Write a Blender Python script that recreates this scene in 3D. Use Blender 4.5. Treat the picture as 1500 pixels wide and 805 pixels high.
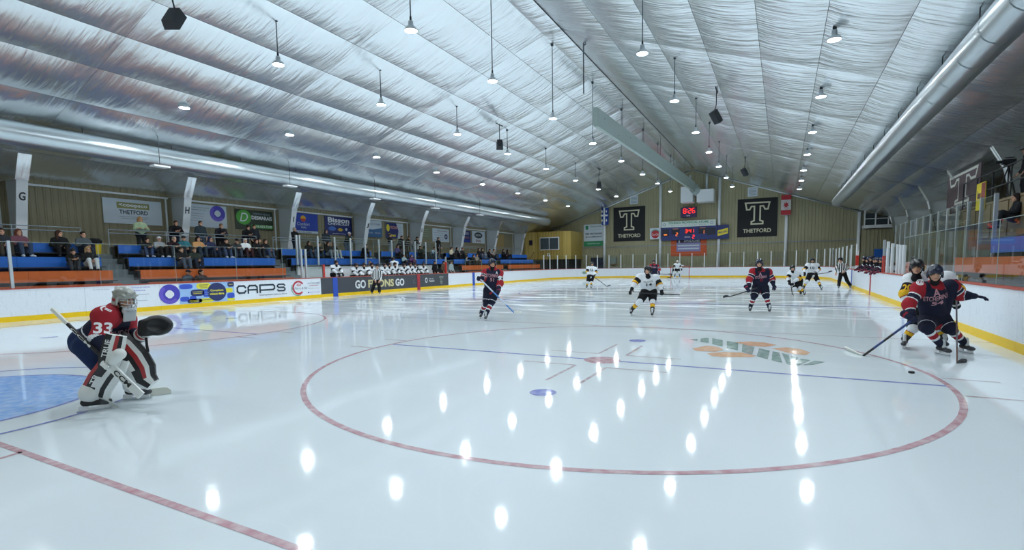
import bpy, math, random
import numpy as np
from mathutils import Vector, Matrix
from mathutils.bvhtree import BVHTree

random.seed(7)
SC = bpy.context.scene
COL = SC.collection
for o in list(bpy.data.objects):
    bpy.data.objects.remove(o)

# ------------------------------------------------------------------ camera
# world: x across the rink (right +), y along the rink from the near goal line, z up
CAM = np.array([9.3531, -1.848, 1.6026])
YAW, PITCH, ROLL, FPX, CX, CY = 0.46985, 0.08871, -0.01478, 736.26, 771.93, 453.105
_fw = np.array([-math.sin(YAW) * math.cos(PITCH), math.cos(YAW) * math.cos(PITCH), -math.sin(PITCH)])
_r0 = np.array([math.cos(YAW), math.sin(YAW), 0.0])
_u0 = np.cross(_r0, _fw)
RT = _r0 * math.cos(ROLL) + _u0 * math.sin(ROLL)
UP = _u0 * math.cos(ROLL) - _r0 * math.sin(ROLL)
FW = _fw
cd = bpy.data.cameras.new('camera')
cam = bpy.data.objects.new('camera', cd)
COL.objects.link(cam)
cam.matrix_world = Matrix(((RT[0], UP[0], -FW[0], CAM[0]), (RT[1], UP[1], -FW[1], CAM[1]),
                           (RT[2], UP[2], -FW[2], CAM[2]), (0, 0, 0, 1)))
cd.sensor_width = 36.0
cd.sensor_fit = 'HORIZONTAL'
cd.lens = FPX / 1500 * 36
cd.shift_x = (750 - CX) / 1500
cd.shift_y = (CY - 402.5) / 1500
cd.clip_start = 0.02
cd.clip_end = 300
SC.camera = cam

# ------------------------------------------------------------------ world, exposure
w = bpy.data.worlds.new('world')
SC.world = w
w.use_nodes = True
w.node_tree.nodes['Background'].inputs[0].default_value = (0.6, 0.7, 0.8, 1)
w.node_tree.nodes['Background'].inputs[1].default_value = 0.02
SC.view_settings.view_transform = 'Standard'
SC.view_settings.look = 'None'
SC.view_settings.gamma = 1.0
SC.view_settings.use_curve_mapping = False
SC.view_settings.exposure = 0.0
LAMP_POWER = 380.0
SC.cycles.transparent_max_bounces = 48

# ------------------------------------------------------------------ helpers
def px_ray(x, y):
    return RT * ((x - CX) / FPX) + UP * (-(y - CY) / FPX) + FW
def P(x, y, d):
    """point seen at photo pixel (x, y), d metres in front of the lens plane"""
    return CAM + px_ray(x, y) * d
def G(x, y, z=0.0):
    r = px_ray(x, y)
    return CAM + r * ((z - CAM[2]) / r[2])
def depth_of(p):
    return float((np.asarray(p, float) - CAM) @ FW)

def srgb(h):
    if isinstance(h, str):
        h = h.lstrip('#')
        c = [int(h[i:i + 2], 16) / 255 for i in (0, 2, 4)]
    else:
        c = list(h)
    return tuple(v / 12.92 if v <= 0.04045 else ((v + 0.055) / 1.055) ** 2.4 for v in c) + (1.0,)

_M = {}
def mat(name, col, rough=0.6, metal=0.0, emis=0.0, var=0.0, vscale=8.0, spec=0.5, bump=0.0, bscale=30.0):
    if name in _M:
        return _M[name]
    m = bpy.data.materials.new(name)
    m.use_nodes = True
    nt = m.node_tree
    b = nt.nodes['Principled BSDF']
    c = srgb(col)
    b.inputs['Base Color'].default_value = c
    b.inputs['Roughness'].default_value = rough
    b.inputs['Metallic'].default_value = metal
    b.inputs['Specular IOR Level'].default_value = spec
    if emis:
        b.inputs['Emission Color'].default_value = c
        b.inputs['Emission Strength'].default_value = emis
    if var or bump:
        geo = nt.nodes.new('ShaderNodeNewGeometry')
        n = nt.nodes.new('ShaderNodeTexNoise')
        n.inputs['Scale'].default_value = vscale
        n.inputs['Detail'].default_value = 5
        nt.links.new(geo.outputs['Position'], n.inputs['Vector'])
        if var:
            mx = nt.nodes.new('ShaderNodeMix')
            mx.data_type = 'RGBA'
            mx.inputs[6].default_value = tuple(v * (1 - var) for v in c[:3]) + (1,)
            mx.inputs[7].default_value = tuple(min(1, v * (1 + var)) for v in c[:3]) + (1,)
            nt.links.new(n.outputs['Fac'], mx.inputs[0])
            nt.links.new(mx.outputs[2], b.inputs['Base Color'])
        if bump:
            n2 = nt.nodes.new('ShaderNodeTexNoise')
            n2.inputs['Scale'].default_value = bscale
            nt.links.new(geo.outputs['Position'], n2.inputs['Vector'])
            bp = nt.nodes.new('ShaderNodeBump')
            bp.inputs['Strength'].default_value = bump
            nt.links.new(n2.outputs['Fac'], bp.inputs['Height'])
            nt.links.new(bp.outputs['Normal'], b.inputs['Normal'])
    _M[name] = m
    return m
def fab(h):
    return mat('fabric_' + h.lstrip('#'), h, 0.85, var=0.12, vscale=14, spec=0.25, bump=0.15, bscale=60)
def paint(h, rough=0.45):
    return mat('paint_%s_%d' % (h.lstrip('#'), int(rough * 100)), h, rough, var=0.05, vscale=3)

ORG = {}
def tag(o, label=None, cat=None, group=None, kind=None):
    if label: o['label'] = label
    if cat: o['category'] = cat
    if group: o['group'] = group
    if kind: o['kind'] = kind
    return o
def empty(name, loc, label=None, cat=None, group=None, kind=None, rz=0.0):
    o = bpy.data.objects.new(name, None)
    COL.objects.link(o)
    o.location = loc
    o.rotation_euler = (0, 0, rz)
    o.empty_display_size = 0.1
    ORG[o] = np.array(loc, float)
    return tag(o, label, cat, group, kind)
def mk(name, V, F, mats, parent=None, smooth=False, idx=None):
    """one mesh object; V in world coordinates, or local to the parent's origin"""
    V = np.asarray(V, float)
    org = ORG.get(parent, np.zeros(3)) if parent is not None else np.zeros(3)
    if parent is None:
        org = np.array([V[:, 0].mean(), V[:, 1].mean(), V[:, 2].min()])
    me = bpy.data.meshes.new(name)
    me.from_pydata([tuple(v) for v in (V - org)], [], [tuple(int(i) for i in f) for f in F])
    for m in (mats if isinstance(mats, (list, tuple)) else [mats]):
        me.materials.append(m)
    if idx is not None:
        me.polygons.foreach_set('material_index', np.asarray(idx, np.int32))
    if smooth:
        me.polygons.foreach_set('use_smooth', np.ones(len(F), bool))
    me.update()
    o = bpy.data.objects.new(name, me)
    COL.objects.link(o)
    if parent is not None:
        o.parent = parent
    else:
        o.location = org
    ORG[o] = org
    return o
def rawmesh(name, V, F, mats, smooth=False, idx=None):
    me = bpy.data.meshes.new(name)
    me.from_pydata([tuple(v) for v in np.asarray(V, float)], [], [tuple(int(i) for i in f) for f in F])
    for m in (mats if isinstance(mats, (list, tuple)) else [mats]):
        me.materials.append(m)
    if idx is not None:
        me.polygons.foreach_set('material_index', np.asarray(idx, np.int32))
    if smooth:
        me.polygons.foreach_set('use_smooth', np.ones(len(F), bool))
    me.update()
    return me
def inst(name, me, parent, loc=(0, 0, 0), rot=(0, 0, 0), scale=(1, 1, 1)):
    o = bpy.data.objects.new(name, me)
    COL.objects.link(o)
    o.parent = parent
    o.location = loc
    o.rotation_euler = rot
    o.scale = scale
    ORG[o] = ORG.get(parent, np.zeros(3)) + np.array(loc, float)
    return o
def copy_tree(o, parent=None):
    c = o.copy()
    COL.objects.link(c)
    c.parent = parent
    for ch in o.children:
        copy_tree(ch, c)
    return c

class MB:
    """collects shapes for ONE mesh"""
    def __init__(s):
        s.V = []; s.F = []; s.I = []; s.mi = 0
    def add(s, V, F):
        n = len(s.V)
        s.V += [tuple(v) for v in V]
        s.F += [tuple(i + n for i in f) for f in F]
        s.I += [s.mi] * len(F)
        return s
    def box(s, a, b):
        (x0, y0, z0), (x1, y1, z1) = a, b
        return s.add([(x0, y0, z0), (x1, y0, z0), (x1, y1, z0), (x0, y1, z0), (x0, y0, z1), (x1, y0, z1), (x1, y1, z1), (x0, y1, z1)],
                     [(0, 3, 2, 1), (4, 5, 6, 7), (0, 1, 5, 4), (1, 2, 6, 5), (2, 3, 7, 6), (3, 0, 4, 7)])
    def obox(s, c, ex, ey, ez):
        c, ex, ey, ez = (np.asarray(q, float) for q in (c, ex, ey, ez))
        V = [c + i * ex + j * ey + k * ez for i, j, k in [(-1, -1, -1), (1, -1, -1), (1, 1, -1), (-1, 1, -1), (-1, -1, 1), (1, -1, 1), (1, 1, 1), (-1, 1, 1)]]
        return s.add(V, [(0, 3, 2, 1), (4, 5, 6, 7), (0, 1, 5, 4), (1, 2, 6, 5), (2, 3, 7, 6), (3, 0, 4, 7)])
    def tube(s, pts, r, n=8, cap=True):
        pts = [np.asarray(p, float) for p in pts]
        rs = r if isinstance(r, (list, tuple)) else [r] * len(pts)
        V = []; F = []
        pu = None
        for i, p in enumerate(pts):
            t = pts[min(i + 1, len(pts) - 1)] - pts[max(i - 1, 0)]
            t = t / (np.linalg.norm(t) + 1e-9)
            if pu is None:
                h = np.array([0, 0, 1.0]) if abs(t[2]) < 0.9 else np.array([1.0, 0, 0])
            else:
                h = pu
            a = np.cross(t, h); a /= np.linalg.norm(a) + 1e-9
            b = np.cross(a, t); pu = b
            for k in range(n):
                th = 2 * math.pi * k / n
                V.append(p + (a * math.cos(th) + b * math.sin(th)) * rs[i])
        for i in range(len(pts) - 1):
            for k in range(n):
                k2 = (k + 1) % n
                F.append((i * n + k, i * n + k2, (i + 1) * n + k2, (i + 1) * n + k))
        if cap:
            F.append(tuple(range(n - 1, -1, -1)))
            F.append(tuple(range((len(pts) - 1) * n, len(pts) * n)))
        return s.add(V, F)
    def lathe(s, c, prof, n=20):
        """prof: list of (r, z) about a vertical axis through c"""
        V = []; F = []
        for r, z in prof:
            for k in range(n):
                th = 2 * math.pi * k / n
                V.append((c[0] + r * math.cos(th), c[1] + r * math.sin(th), c[2] + z))
        for i in range(len(prof) - 1):
            for k in range(n):
                k2 = (k + 1) % n
                F.append((i * n + k, i * n + k2, (i + 1) * n + k2, (i + 1) * n + k))
        return s.add(V, F)
    def prism(s, poly, d):
        """extrude a polygon (3-D points) by vector d"""
        poly = [np.asarray(p, float) for p in poly]
        n = len(poly)
        d = np.asarray(d, float)
        return s.add([tuple(p) for p in poly] + [tuple(p + d) for p in poly],
                     [tuple(range(n - 1, -1, -1)), tuple(range(n, 2 * n))] + [(i, (i + 1) % n, n + (i + 1) % n, n + i) for i in range(n)])
    def build(s, name, mats, parent=None, smooth=False):
        return mk(name, s.V, s.F, mats, parent, smooth, s.I)

# ---- flat print: text, discs, rings laid on a plane (origin, right, up)
_TXT = {}
def text_geo(body, bold=0.0, shear=0.0):
    key = (body, bold, shear)
    if key in _TXT:
        return _TXT[key]
    cu = bpy.data.curves.new('t', 'FONT')
    cu.body = body
    cu.size = 1.0
    cu.offset = bold
    cu.shear = shear
    cu.resolution_u = 3
    cu.align_x = 'CENTER'
    o = bpy.data.objects.new('t', cu)
    COL.objects.link(o)
    bpy.context.view_layer.update()
    me = bpy.data.meshes.new_from_object(o.evaluated_get(bpy.context.evaluated_depsgraph_get()))
    V = np.array([v.co[:] for v in me.vertices]).reshape(-1, 3)
    F = [tuple(p.vertices) for p in me.polygons]
    bpy.data.objects.remove(o)
    bpy.data.curves.remove(cu)
    bpy.data.meshes.remove(me)
    V = V[:, :2]
    lo, hi = V.min(0), V.max(0)
    V = (V - (lo + hi) / 2) / (hi - lo)
    _TXT[key] = (V, F)
    return _TXT[key]
def ellipse_pts(cx, cy, rx, ry, n=28, a0=0, a1=2 * math.pi):
    full = abs(a1 - a0) > 6.28
    m = n if full else n + 1
    return [(cx + rx * math.cos(a0 + (a1 - a0) * i / n), cy + ry * math.sin(a0 + (a1 - a0) * i / n)) for i in range(m)]
class Plane:
    def __init__(s, origin, right, up):
        s.o = np.asarray(origin, float)
        s.r = np.asarray(right, float); s.r /= np.linalg.norm(s.r)
        s.u = np.asarray(up, float); s.u /= np.linalg.norm(s.u)
        s.n = np.cross(s.r, s.u)
    def pt(s, x, y, h=0.0):
        return s.o + s.r * x + s.u * y + s.n * h
    def text(s, parent, body, cx, cy, w, h, m, lift=0.004, bold=0.0, name='lettering', shear=0.0, rot=0.0):
        V, F = text_geo(body, bold, shear)
        c, sn = math.cos(rot), math.sin(rot)
        W = [s.pt(cx + x * w * c - y * h * sn, cy + x * w * sn + y * h * c, lift) for x, y in V]
        return mk(name, W, F, m, parent)
    def poly(s, parent, pts, m, lift=0.003, name='print_shape'):
        return mk(name, [s.pt(x, y, lift) for x, y in pts], [tuple(range(len(pts)))], m, parent)
    def rect(s, parent, cx, cy, w, h, m, lift=0.003, name='print_shape'):
        return s.poly(parent, [(cx - w / 2, cy - h / 2), (cx + w / 2, cy - h / 2), (cx + w / 2, cy + h / 2), (cx - w / 2, cy + h / 2)], m, lift, name)
    def disc(s, parent, cx, cy, rx, ry, m, lift=0.003, name='print_shape'):
        return s.poly(parent, ellipse_pts(cx, cy, rx, ry), m, lift, name)
    def ring(s, parent, cx, cy, r0, r1, m, lift=0.003, a0=0, a1=2 * math.pi, name='print_shape', yx=1.0):
        n = 32
        A = [a0 + (a1 - a0) * i / n for i in range(n + 1)]
        V = [s.pt(cx + r0 * math.cos(a), cy + yx * r0 * math.sin(a), lift) for a in A] + [s.pt(cx + r1 * math.cos(a), cy + yx * r1 * math.sin(a), lift) for a in A]
        return mk(name, V, [(i, n + 1 + i, n + 2 + i, i + 1) for i in range(n)], m, parent)
    def slab(s, name, cx, cy, w, h, m, thick=0.02, parent=None):
        b = MB()
        b.obox(s.pt(cx, cy, -thick / 2), s.r * w / 2, s.u * h / 2, s.n * thick / 2)
        return b.build(name, m, parent)
    def lines(s, parent, cx, cy, w, n, dy, h, m, lift=0.004, name='small_print'):
        b = MB()
        for i in range(n):
            ww = w * (1 - 0.25 * ((i * 7) % 3) / 2)
            b.add([s.pt(cx - ww / 2, cy - i * dy - h / 2, lift), s.pt(cx + ww / 2, cy - i * dy - h / 2, lift), s.pt(cx + ww / 2, cy - i * dy + h / 2, lift), s.pt(cx - ww / 2, cy - i * dy + h / 2, lift)], [(0, 1, 2, 3)])
        return b.build(name, m, parent)
# ------------------------------------------------------------------ procedural surface materials
def ice_mat(name, col, fade=0.0):
    m = bpy.data.materials.new(name)
    m.use_nodes = True
    nt = m.node_tree
    L = nt.links.new
    N = nt.nodes.new
    b = nt.nodes['Principled BSDF']
    geo = N('ShaderNodeNewGeometry')
    def noise(scale, sx, sy, detail, dist=0.0):
        mp = N('ShaderNodeMapping')
        mp.inputs['Scale'].default_value = (sx, sy, 1)
        L(geo.outputs['Position'], mp.inputs['Vector'])
        n = N('ShaderNodeTexNoise')
        n.inputs['Scale'].default_value = scale
        n.inputs['Detail'].default_value = detail
        n.inputs['Distortion'].default_value = dist
        L(mp.outputs['Vector'], n.inputs['Vector'])
        return n.outputs['Fac']
    def ramp(fac, stops):
        r = N('ShaderNodeValToRGB')
        e = r.color_ramp.elements
        e[0].position, e[0].color = stops[0][0], (stops[0][1],) * 3 + (1,)
        e[1].position, e[1].color = stops[-1][0], (stops[-1][1],) * 3 + (1,)
        for p_, c_ in stops[1:-1]:
            q = e.new(p_); q.color = (c_,) * 3 + (1,)
        L(fac, r.inputs['Fac'])
        return r.outputs['Color']
    def math_(op, a, bb):
        q = N('ShaderNodeMath'); q.operation = op
        for i, v in enumerate((a, bb)):
            if isinstance(v, (int, float)): q.inputs[i].default_value = v
            else: L(v, q.inputs[i])
        return q.outputs[0]
    cloud = noise(0.35, 1.0, 0.6, 4)
    # skate cuts: thin level lines of stretched noise
    w_ = 0.0018
    line = lambda f, ww: ramp(f, [(0.5 - ww, 0.0), (0.5, 1.0), (0.5 + ww, 0.0)])
    cuts = math_('MAXIMUM', line(noise(0.55, 1.0, 0.7, 1.5, 0.4), w_ * 0.7), line(noise(0.8, 0.5, 1.3, 1.0, 0.8), w_))
    cuts = math_('MAXIMUM', cuts, math_('MULTIPLY', line(noise(2.3, 1.0, 0.5, 1.0, 0.5), 0.004), 0.6))
    mask = ramp(noise(0.22, 1, 1, 3), [(0.42, 0.0), (0.62, 1.0)])
    sp = N('ShaderNodeSeparateXYZ'); L(geo.outputs['Position'], sp.inputs[0])
    mr = N('ShaderNodeMapRange'); mr.inputs[1].default_value = 7.0; mr.inputs[2].default_value = 17.0; mr.interpolation_type = 'SMOOTHSTEP'
    L(sp.outputs[1], mr.inputs[0])            # the middle of the sheet is skated over far more than the near corner
    busy = mr.outputs[0]
    mask = math_('MULTIPLY', math_('MINIMUM', math_('ADD', mask, busy), 1.0), math_('ADD', math_('MULTIPLY', busy, 0.7), 0.3))
    cuts = math_('MULTIPLY', math_('MULTIPLY', cuts, mask), 0.45)
    snow = math_('MULTIPLY', ramp(noise(1.1, 0.35, 1.4, 7, 0.6), [(0.50, 0.0), (0.68, 1.0)]), mask)
    # base colour: painted-white ice seen through, frosted by the cuts
    mx = N('ShaderNodeMix'); mx.data_type = 'RGBA'
    c = srgb(col)
    mx.inputs[6].default_value = c
    mx.inputs[7].default_value = srgb('e9f1f5') if not fade else c
    L(cloud, mx.inputs[0])
    fr = N('ShaderNodeMix'); fr.data_type = 'RGBA'
    L(mx.outputs[2], fr.inputs[6])
    fr.inputs[7].default_value = srgb('f4f8fa')
    wear = math_('MULTIPLY', math_('MAXIMUM', cuts, math_('MULTIPLY', snow, 0.6)), 0.75)
    if fade:
        wear = math_('MAXIMUM', wear, ramp(noise(9.0, 1, 1, 5), [(0.35, fade * 0.45), (0.75, fade)]))
    L(wear, fr.inputs[0])
    L(fr.outputs[2], b.inputs['Base Color'])
    ro = math_('ADD', math_('MULTIPLY', math_('MAXIMUM', cuts, snow), 0.28), math_('MULTIPLY', cloud, 0.05))
    ro = math_('ADD', ro, 0.035)
    L(ro, b.inputs['Roughness'])
    b.inputs['IOR'].default_value = 1.33
    bp = N('ShaderNodeBump')
    bp.inputs['Strength'].default_value = 0.03
    bp.inputs['Distance'].default_value = 0.01
    h = math_('ADD', noise(7.0, 1, 1, 3), math_('MULTIPLY', cuts, -0.6))
    L(h, bp.inputs['Height'])
    L(bp.outputs['Normal'], b.inputs['Normal'])
    return m
ICE = ice_mat('ice_surface', 'd9e6ec')
ICE_RED = ice_mat('ice_red_paint', 'a8465c', 0.62)
ICE_RED2 = ice_mat('ice_thin_red_paint', '8d5160', 0.75)
ICE_BLUE = ice_mat('ice_blue_paint', '3a52c4', 0.45)
ICE_CREASE = ice_mat('ice_crease_paint', '3f9cf0', 0.55)
ICE_GREEN = ice_mat('ice_green_paint', '2f7a6c', 0.5)
ICE_ORANGE = ice_mat('ice_orange_paint', 'e09a4c', 0.45)

def liner_mat():
    m = bpy.data.materials.new('foil_ceiling_liner')
    m.use_nodes = True
    nt = m.node_tree; L = nt.links.new; N = nt.nodes.new
    b = nt.nodes['Principled BSDF']
    b.inputs['Metallic'].default_value = 0.90
    b.inputs['Base Color'].default_value = srgb('eef3f5')
    b.inputs['Roughness'].default_value = 0.27
    geo = N('ShaderNodeNewGeometry')
    def noise(vec, scale, detail):
        mp = N('ShaderNodeMapping'); mp.inputs['Scale'].default_value = vec
        L(geo.outputs['Position'], mp.inputs['Vector'])
        n = N('ShaderNodeTexNoise'); n.inputs['Scale'].default_value = scale; n.inputs['Detail'].default_value = detail
        n.inputs['Distortion'].default_value = 0.3
        L(mp.outputs['Vector'], n.inputs['Vector'])
        return n.outputs['Fac']
    fine = noise((0.5, 4.0, 0.5), 1.6, 3)
    big = noise((0.6, 1.3, 0.6), 0.8, 2)
    a = N('ShaderNodeMath'); a.operation = 'MULTIPLY_ADD'
    L(big, a.inputs[0]); a.inputs[1].default_value = 2.2; L(fine, a.inputs[2])
    bp = N('ShaderNodeBump'); bp.inputs['Strength'].default_value = 0.36; bp.inputs['Distance'].default_value = 0.085
    L(a.outputs[0], bp.inputs['Height'])
    L(bp.outputs['Normal'], b.inputs['Normal'])
    return m
LINER = liner_mat()

def siding_mat(name, col, axis, pitch=0.3):
    m = bpy.data.materials.new(name)
    m.use_nodes = True
    nt = m.node_tree; L = nt.links.new; N = nt.nodes.new
    b = nt.nodes['Principled BSDF']
    b.inputs['Roughness'].default_value = 0.55
    geo = N('ShaderNodeNewGeometry')
    sx = N('ShaderNodeSeparateXYZ'); L(geo.outputs['Position'], sx.inputs[0])
    mm = N('ShaderNodeMath'); mm.operation = 'MULTIPLY'; L(sx.outputs[axis], mm.inputs[0]); mm.inputs[1].default_value = 1 / pitch
    pp = N('ShaderNodeMath'); pp.operation = 'PINGPONG'; L(mm.outputs[0], pp.inputs[0]); pp.inputs[1].default_value = 0.5
    r = N('ShaderNodeValToRGB'); r.color_ramp.elements[0].position = 0.30; r.color_ramp.elements[1].position = 0.42
    L(pp.outputs[0], r.inputs['Fac'])
    bp = N('ShaderNodeBump'); bp.inputs['Strength'].default_value = 0.9; bp.inputs['Distance'].default_value = 0.03
    L(r.outputs['Color'], bp.inputs['Height']); L(bp.outputs['Normal'], b.inputs['Normal'])
    n = N('ShaderNodeTexNoise'); n.inputs['Scale'].default_value = 0.6; n.inputs['Detail'].default_value = 6
    L(geo.outputs['Position'], n.inputs['Vector'])
    mx = N('ShaderNodeMix'); mx.data_type = 'RGBA'
    c = srgb(col)
    mx.inputs[6].default_value = tuple(v * 0.86 for v in c[:3]) + (1,)
    mx.inputs[7].default_value = tuple(v * 1.1 for v in c[:3]) + (1,)
    L(n.outputs['Fac'], mx.inputs[0]); L(mx.outputs[2], b.inputs['Base Color'])
    return m
SIDE_Y = siding_mat('tan_siding_side_wall', '8f876a', 1, 0.25)
SIDE_X = siding_mat('tan_siding_end_wall', '9f9a7a', 0, 0.3)

def glass_mat(name, tint, refl=1.0):
    m = bpy.data.materials.new(name)
    m.use_nodes = True
    nt = m.node_tree; L = nt.links.new; N = nt.nodes.new
    for n in list(nt.nodes): nt.nodes.remove(n)
    out = N('ShaderNodeOutputMaterial')
    tr = N('ShaderNodeBsdfTransparent'); tr.inputs[0].default_value = tint
    gl = N('ShaderNodeBsdfGlossy'); gl.inputs['Roughness'].default_value = 0.02
    # thin sheet: Schlick reflectance from the viewing angle, the same from both sides
    geo = N('ShaderNodeNewGeometry')
    dt = N('ShaderNodeVectorMath'); dt.operation = 'DOT_PRODUCT'
    L(geo.outputs['Normal'], dt.inputs[0]); L(geo.outputs['Incoming'], dt.inputs[1])
    ab = N('ShaderNodeMath'); ab.operation = 'ABSOLUTE'; L(dt.outputs['Value'], ab.inputs[0])
    om = N('ShaderNodeMath'); om.operation = 'SUBTRACT'; om.inputs[0].default_value = 1.0; L(ab.outputs[0], om.inputs[1])
    pw = N('ShaderNodeMath'); pw.operation = 'POWER'; L(om.outputs[0], pw.inputs[0]); pw.inputs[1].default_value = 5.0
    mu = N('ShaderNodeMath'); mu.operation = 'MULTIPLY_ADD'; mu.use_clamp = True
    L(pw.outputs[0], mu.inputs[0]); mu.inputs[1].default_value = 0.92 * refl; mu.inputs[2].default_value = 0.07 * refl
    mx = N('ShaderNodeMixShader')
    L(mu.outputs[0], mx.inputs[0]); L(tr.outputs[0], mx.inputs[1]); L(gl.outputs[0], mx.inputs[2])
    L(mx.outputs[0], out.inputs[0])
    return m
GLASS = glass_mat('rink_glass', (0.88, 0.93, 0.92, 1), 1.0)
GLASS_EDGE = mat('glass_edge', 'a8bcb6', 0.2)

def board_mat():
    m = bpy.data.materials.new('white_board_plastic')
    m.use_nodes = True
    nt = m.node_tree; L = nt.links.new; N = nt.nodes.new
    b = nt.nodes['Principled BSDF']; b.inputs['Roughness'].default_value = 0.35
    geo = N('ShaderNodeNewGeometry')
    def noise(v, s, d):
        mp = N('ShaderNodeMapping'); mp.inputs['Scale'].default_value = v
        L(geo.outputs['Position'], mp.inputs['Vector'])
        n = N('ShaderNodeTexNoise'); n.inputs['Scale'].default_value = s; n.inputs['Detail'].default_value = d
        L(mp.outputs['Vector'], n.inputs['Vector'])
        r = N('ShaderNodeValToRGB'); r.color_ramp.elements[0].position = 0.58; r.color_ramp.elements[1].position = 0.74
        L(n.outputs['Fac'], r.inputs['Fac'])
        return r.outputs['Color']
    a = noise((5, 5, 0.7), 4.0, 6); c = noise((1, 1, 1), 22.0, 3)
    ad = N('ShaderNodeMath'); ad.operation = 'MAXIMUM'; L(a, ad.inputs[0]); L(c, ad.inputs[1])
    mu = N('ShaderNodeMath'); mu.operation = 'MULTIPLY'; L(ad.outputs[0], mu.inputs[0]); mu.inputs[1].default_value = 0.22
    mx = N('ShaderNodeMix'); mx.data_type = 'RGBA'
    mx.inputs[6].default_value = srgb('e8eff6'); mx.inputs[7].default_value = srgb('8b97a8')
    L(mu.outputs[0], mx.inputs[0]); L(mx.outputs[2], b.inputs['Base Color'])
    return m
BOARD = board_mat()
KICK = paint('f2c800', 0.4)
CAPR = paint('b04a38', 0.5)
WHITE = paint('e6eaec', 0.4)
STEELW = paint('d3dadd', 0.45)
ALU = mat('aluminium', 'cdd6da', 0.32, 0.6)
DARKM = mat('dark_metal', '2a2e33', 0.5, 0.4)
CONC = mat('grey_concrete', '6f787c', 0.8, var=0.2, vscale=2.5, bump=0.1)
RUBBER = mat('black_rubber_floor', '30343a', 0.85, var=0.2, vscale=3)
ORANGE = mat('orange_bench_paint', 'd8692a', 0.45, var=0.08, vscale=1.5)
BLUE = mat('blue_bench_paint', '1b62bd', 0.45, var=0.08, vscale=1.5)
GALV = mat('galvanised_duct', 'c2ccd0', 0.30, 0.85, var=0.06, vscale=1.2, bump=0.05, bscale=4)

# ------------------------------------------------------------------ the shell
HWID, R_C, Y0, Y1 = 12.95, 8.5, -3.9, 54.75
RC, ZR, SL = 0.2, 11.8, 0.345
WL, WR, NEARW, FARW = -18.3, 18.7, -9.0, 57.0
def ceil_z(u):
    return ZR - SL * abs(u - RC)

def perimeter(off=0.0, n=12):
    pts = []
    x0, x1, y0, y1, r = -HWID - off, HWID + off, Y0 - off, Y1 + off, R_C + off
    for cx, cy, a0 in ((x1 - r, y0 + r, -90), (x1 - r, y1 - r, 0), (x0 + r, y1 - r, 90), (x0 + r, y0 + r, 180)):
        for i in range(n + 1):
            a = math.radians(a0 + 90 * i / n)
            pts.append((cx + r * math.cos(a), cy + r * math.sin(a)))
    return pts
per = perimeter()
floor = mk('floor', [(x, y, 0.0) for x, y in per], [tuple(range(len(per)))], ICE)
tag(floor, 'white skated ice sheet of the rink', kind='structure')
sur = mk('floor_surround', [(WL, NEARW, -0.02), (WR, NEARW, -0.02), (WR, FARW, -0.02), (WL, FARW, -0.02)], [(0, 1, 2, 3)], RUBBER)
tag(sur, 'dark rubber floor around the rink boards', kind='structure')

def wall(name, V, F, m, label):
    return tag(mk(name, V, F, m), label, kind='structure')
wl = wall('wall_left', [(WL, NEARW, -.02), (WL, FARW, -.02), (WL, FARW, ceil_z(WL) + .3), (WL, NEARW, ceil_z(WL) + .3)], [(0, 1, 2, 3)], SIDE_Y, 'tan ribbed side wall behind the left stands')
wr = wall('wall_right', [(WR, NEARW, -.02), (WR, FARW, -.02), (WR, FARW, ceil_z(WR) + .3), (WR, NEARW, ceil_z(WR) + .3)], [(3, 2, 1, 0)], SIDE_Y, 'tan ribbed side wall behind the right stands')
def gable(name, y, flip, label):
    V = [(WL, y, -.02), (WR, y, -.02), (WR, y, ceil_z(WR) + .3), (RC, y, ZR + .3), (WL, y, ceil_z(WL) + .3)]
    return wall(name, V, [(4, 3, 2, 1, 0) if flip else (0, 1, 2, 3, 4)], SIDE_X, label)
wf = gable('wall_far', FARW, False, 'tan ribbed gable end wall above the far boards')
wn = gable('wall_near', NEARW, True, 'tan ribbed gable end wall behind the camera')

# ceiling: dark deck above, each liner panel hung below it
deck = mat('dark_roof_deck', '39424a', 0.7)
ceiling = mk('ceiling', [(WL - .3, NEARW, ceil_z(WL - .3) + .22), (RC, NEARW, ZR + .22), (WR + .3, NEARW, ceil_z(WR + .3) + .22),
                         (WR + .3, FARW, ceil_z(WR + .3) + .22), (RC, FARW, ZR + .22), (WL - .3, FARW, ceil_z(WL - .3) + .22)],
             [(0, 1, 4, 5), (1, 2, 3, 4)], deck)
tag(ceiling, 'sloped ceiling lined with silvery foil panels', kind='structure')
org_c = ORG[ceiling]
def pillow(nx=6, ny=14, sag=1.0):
    V = []; F = []
    rnd = random.Random(3)
    for j in range(ny + 1):
        for i in range(nx + 1):
            x, y = i / nx, j / ny
            e = (1 - abs(2 * x - 1) ** 2.2) * (1 - abs(2 * y - 1) ** 5)
            z = -0.085 * e - (0.022 * rnd.random() if 0 < i < nx and 0 < j < ny else 0)
            V.append((x, y, z * sag))
    for j in range(ny):
        for i in range(nx):
            a = j * (nx + 1) + i
            F.append((a, a + nx + 1, a + nx + 2, a + 1))
    return rawmesh('ceiling_panel', V, F, LINER, smooth=True)
PIL = pillow()
SEAM_L = [-0.25, -1.77, -3.45, -5.2, -7.0, -8.74, -10.5, -12.48, -14.3, -16.2, -18.35]
SEAM_R = [0.62, 2.75, 4.72, 6.55, 8.45, 10.27, 12.1, 13.9, 15.8, 17.4, 18.75]
FRAMES = [NEARW, -5.18, 0.9, 6.98, 13.06, 19.14, 25.22, 31.3, 37.38, 43.46, 49.54, FARW]
gap = 0.006
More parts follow.
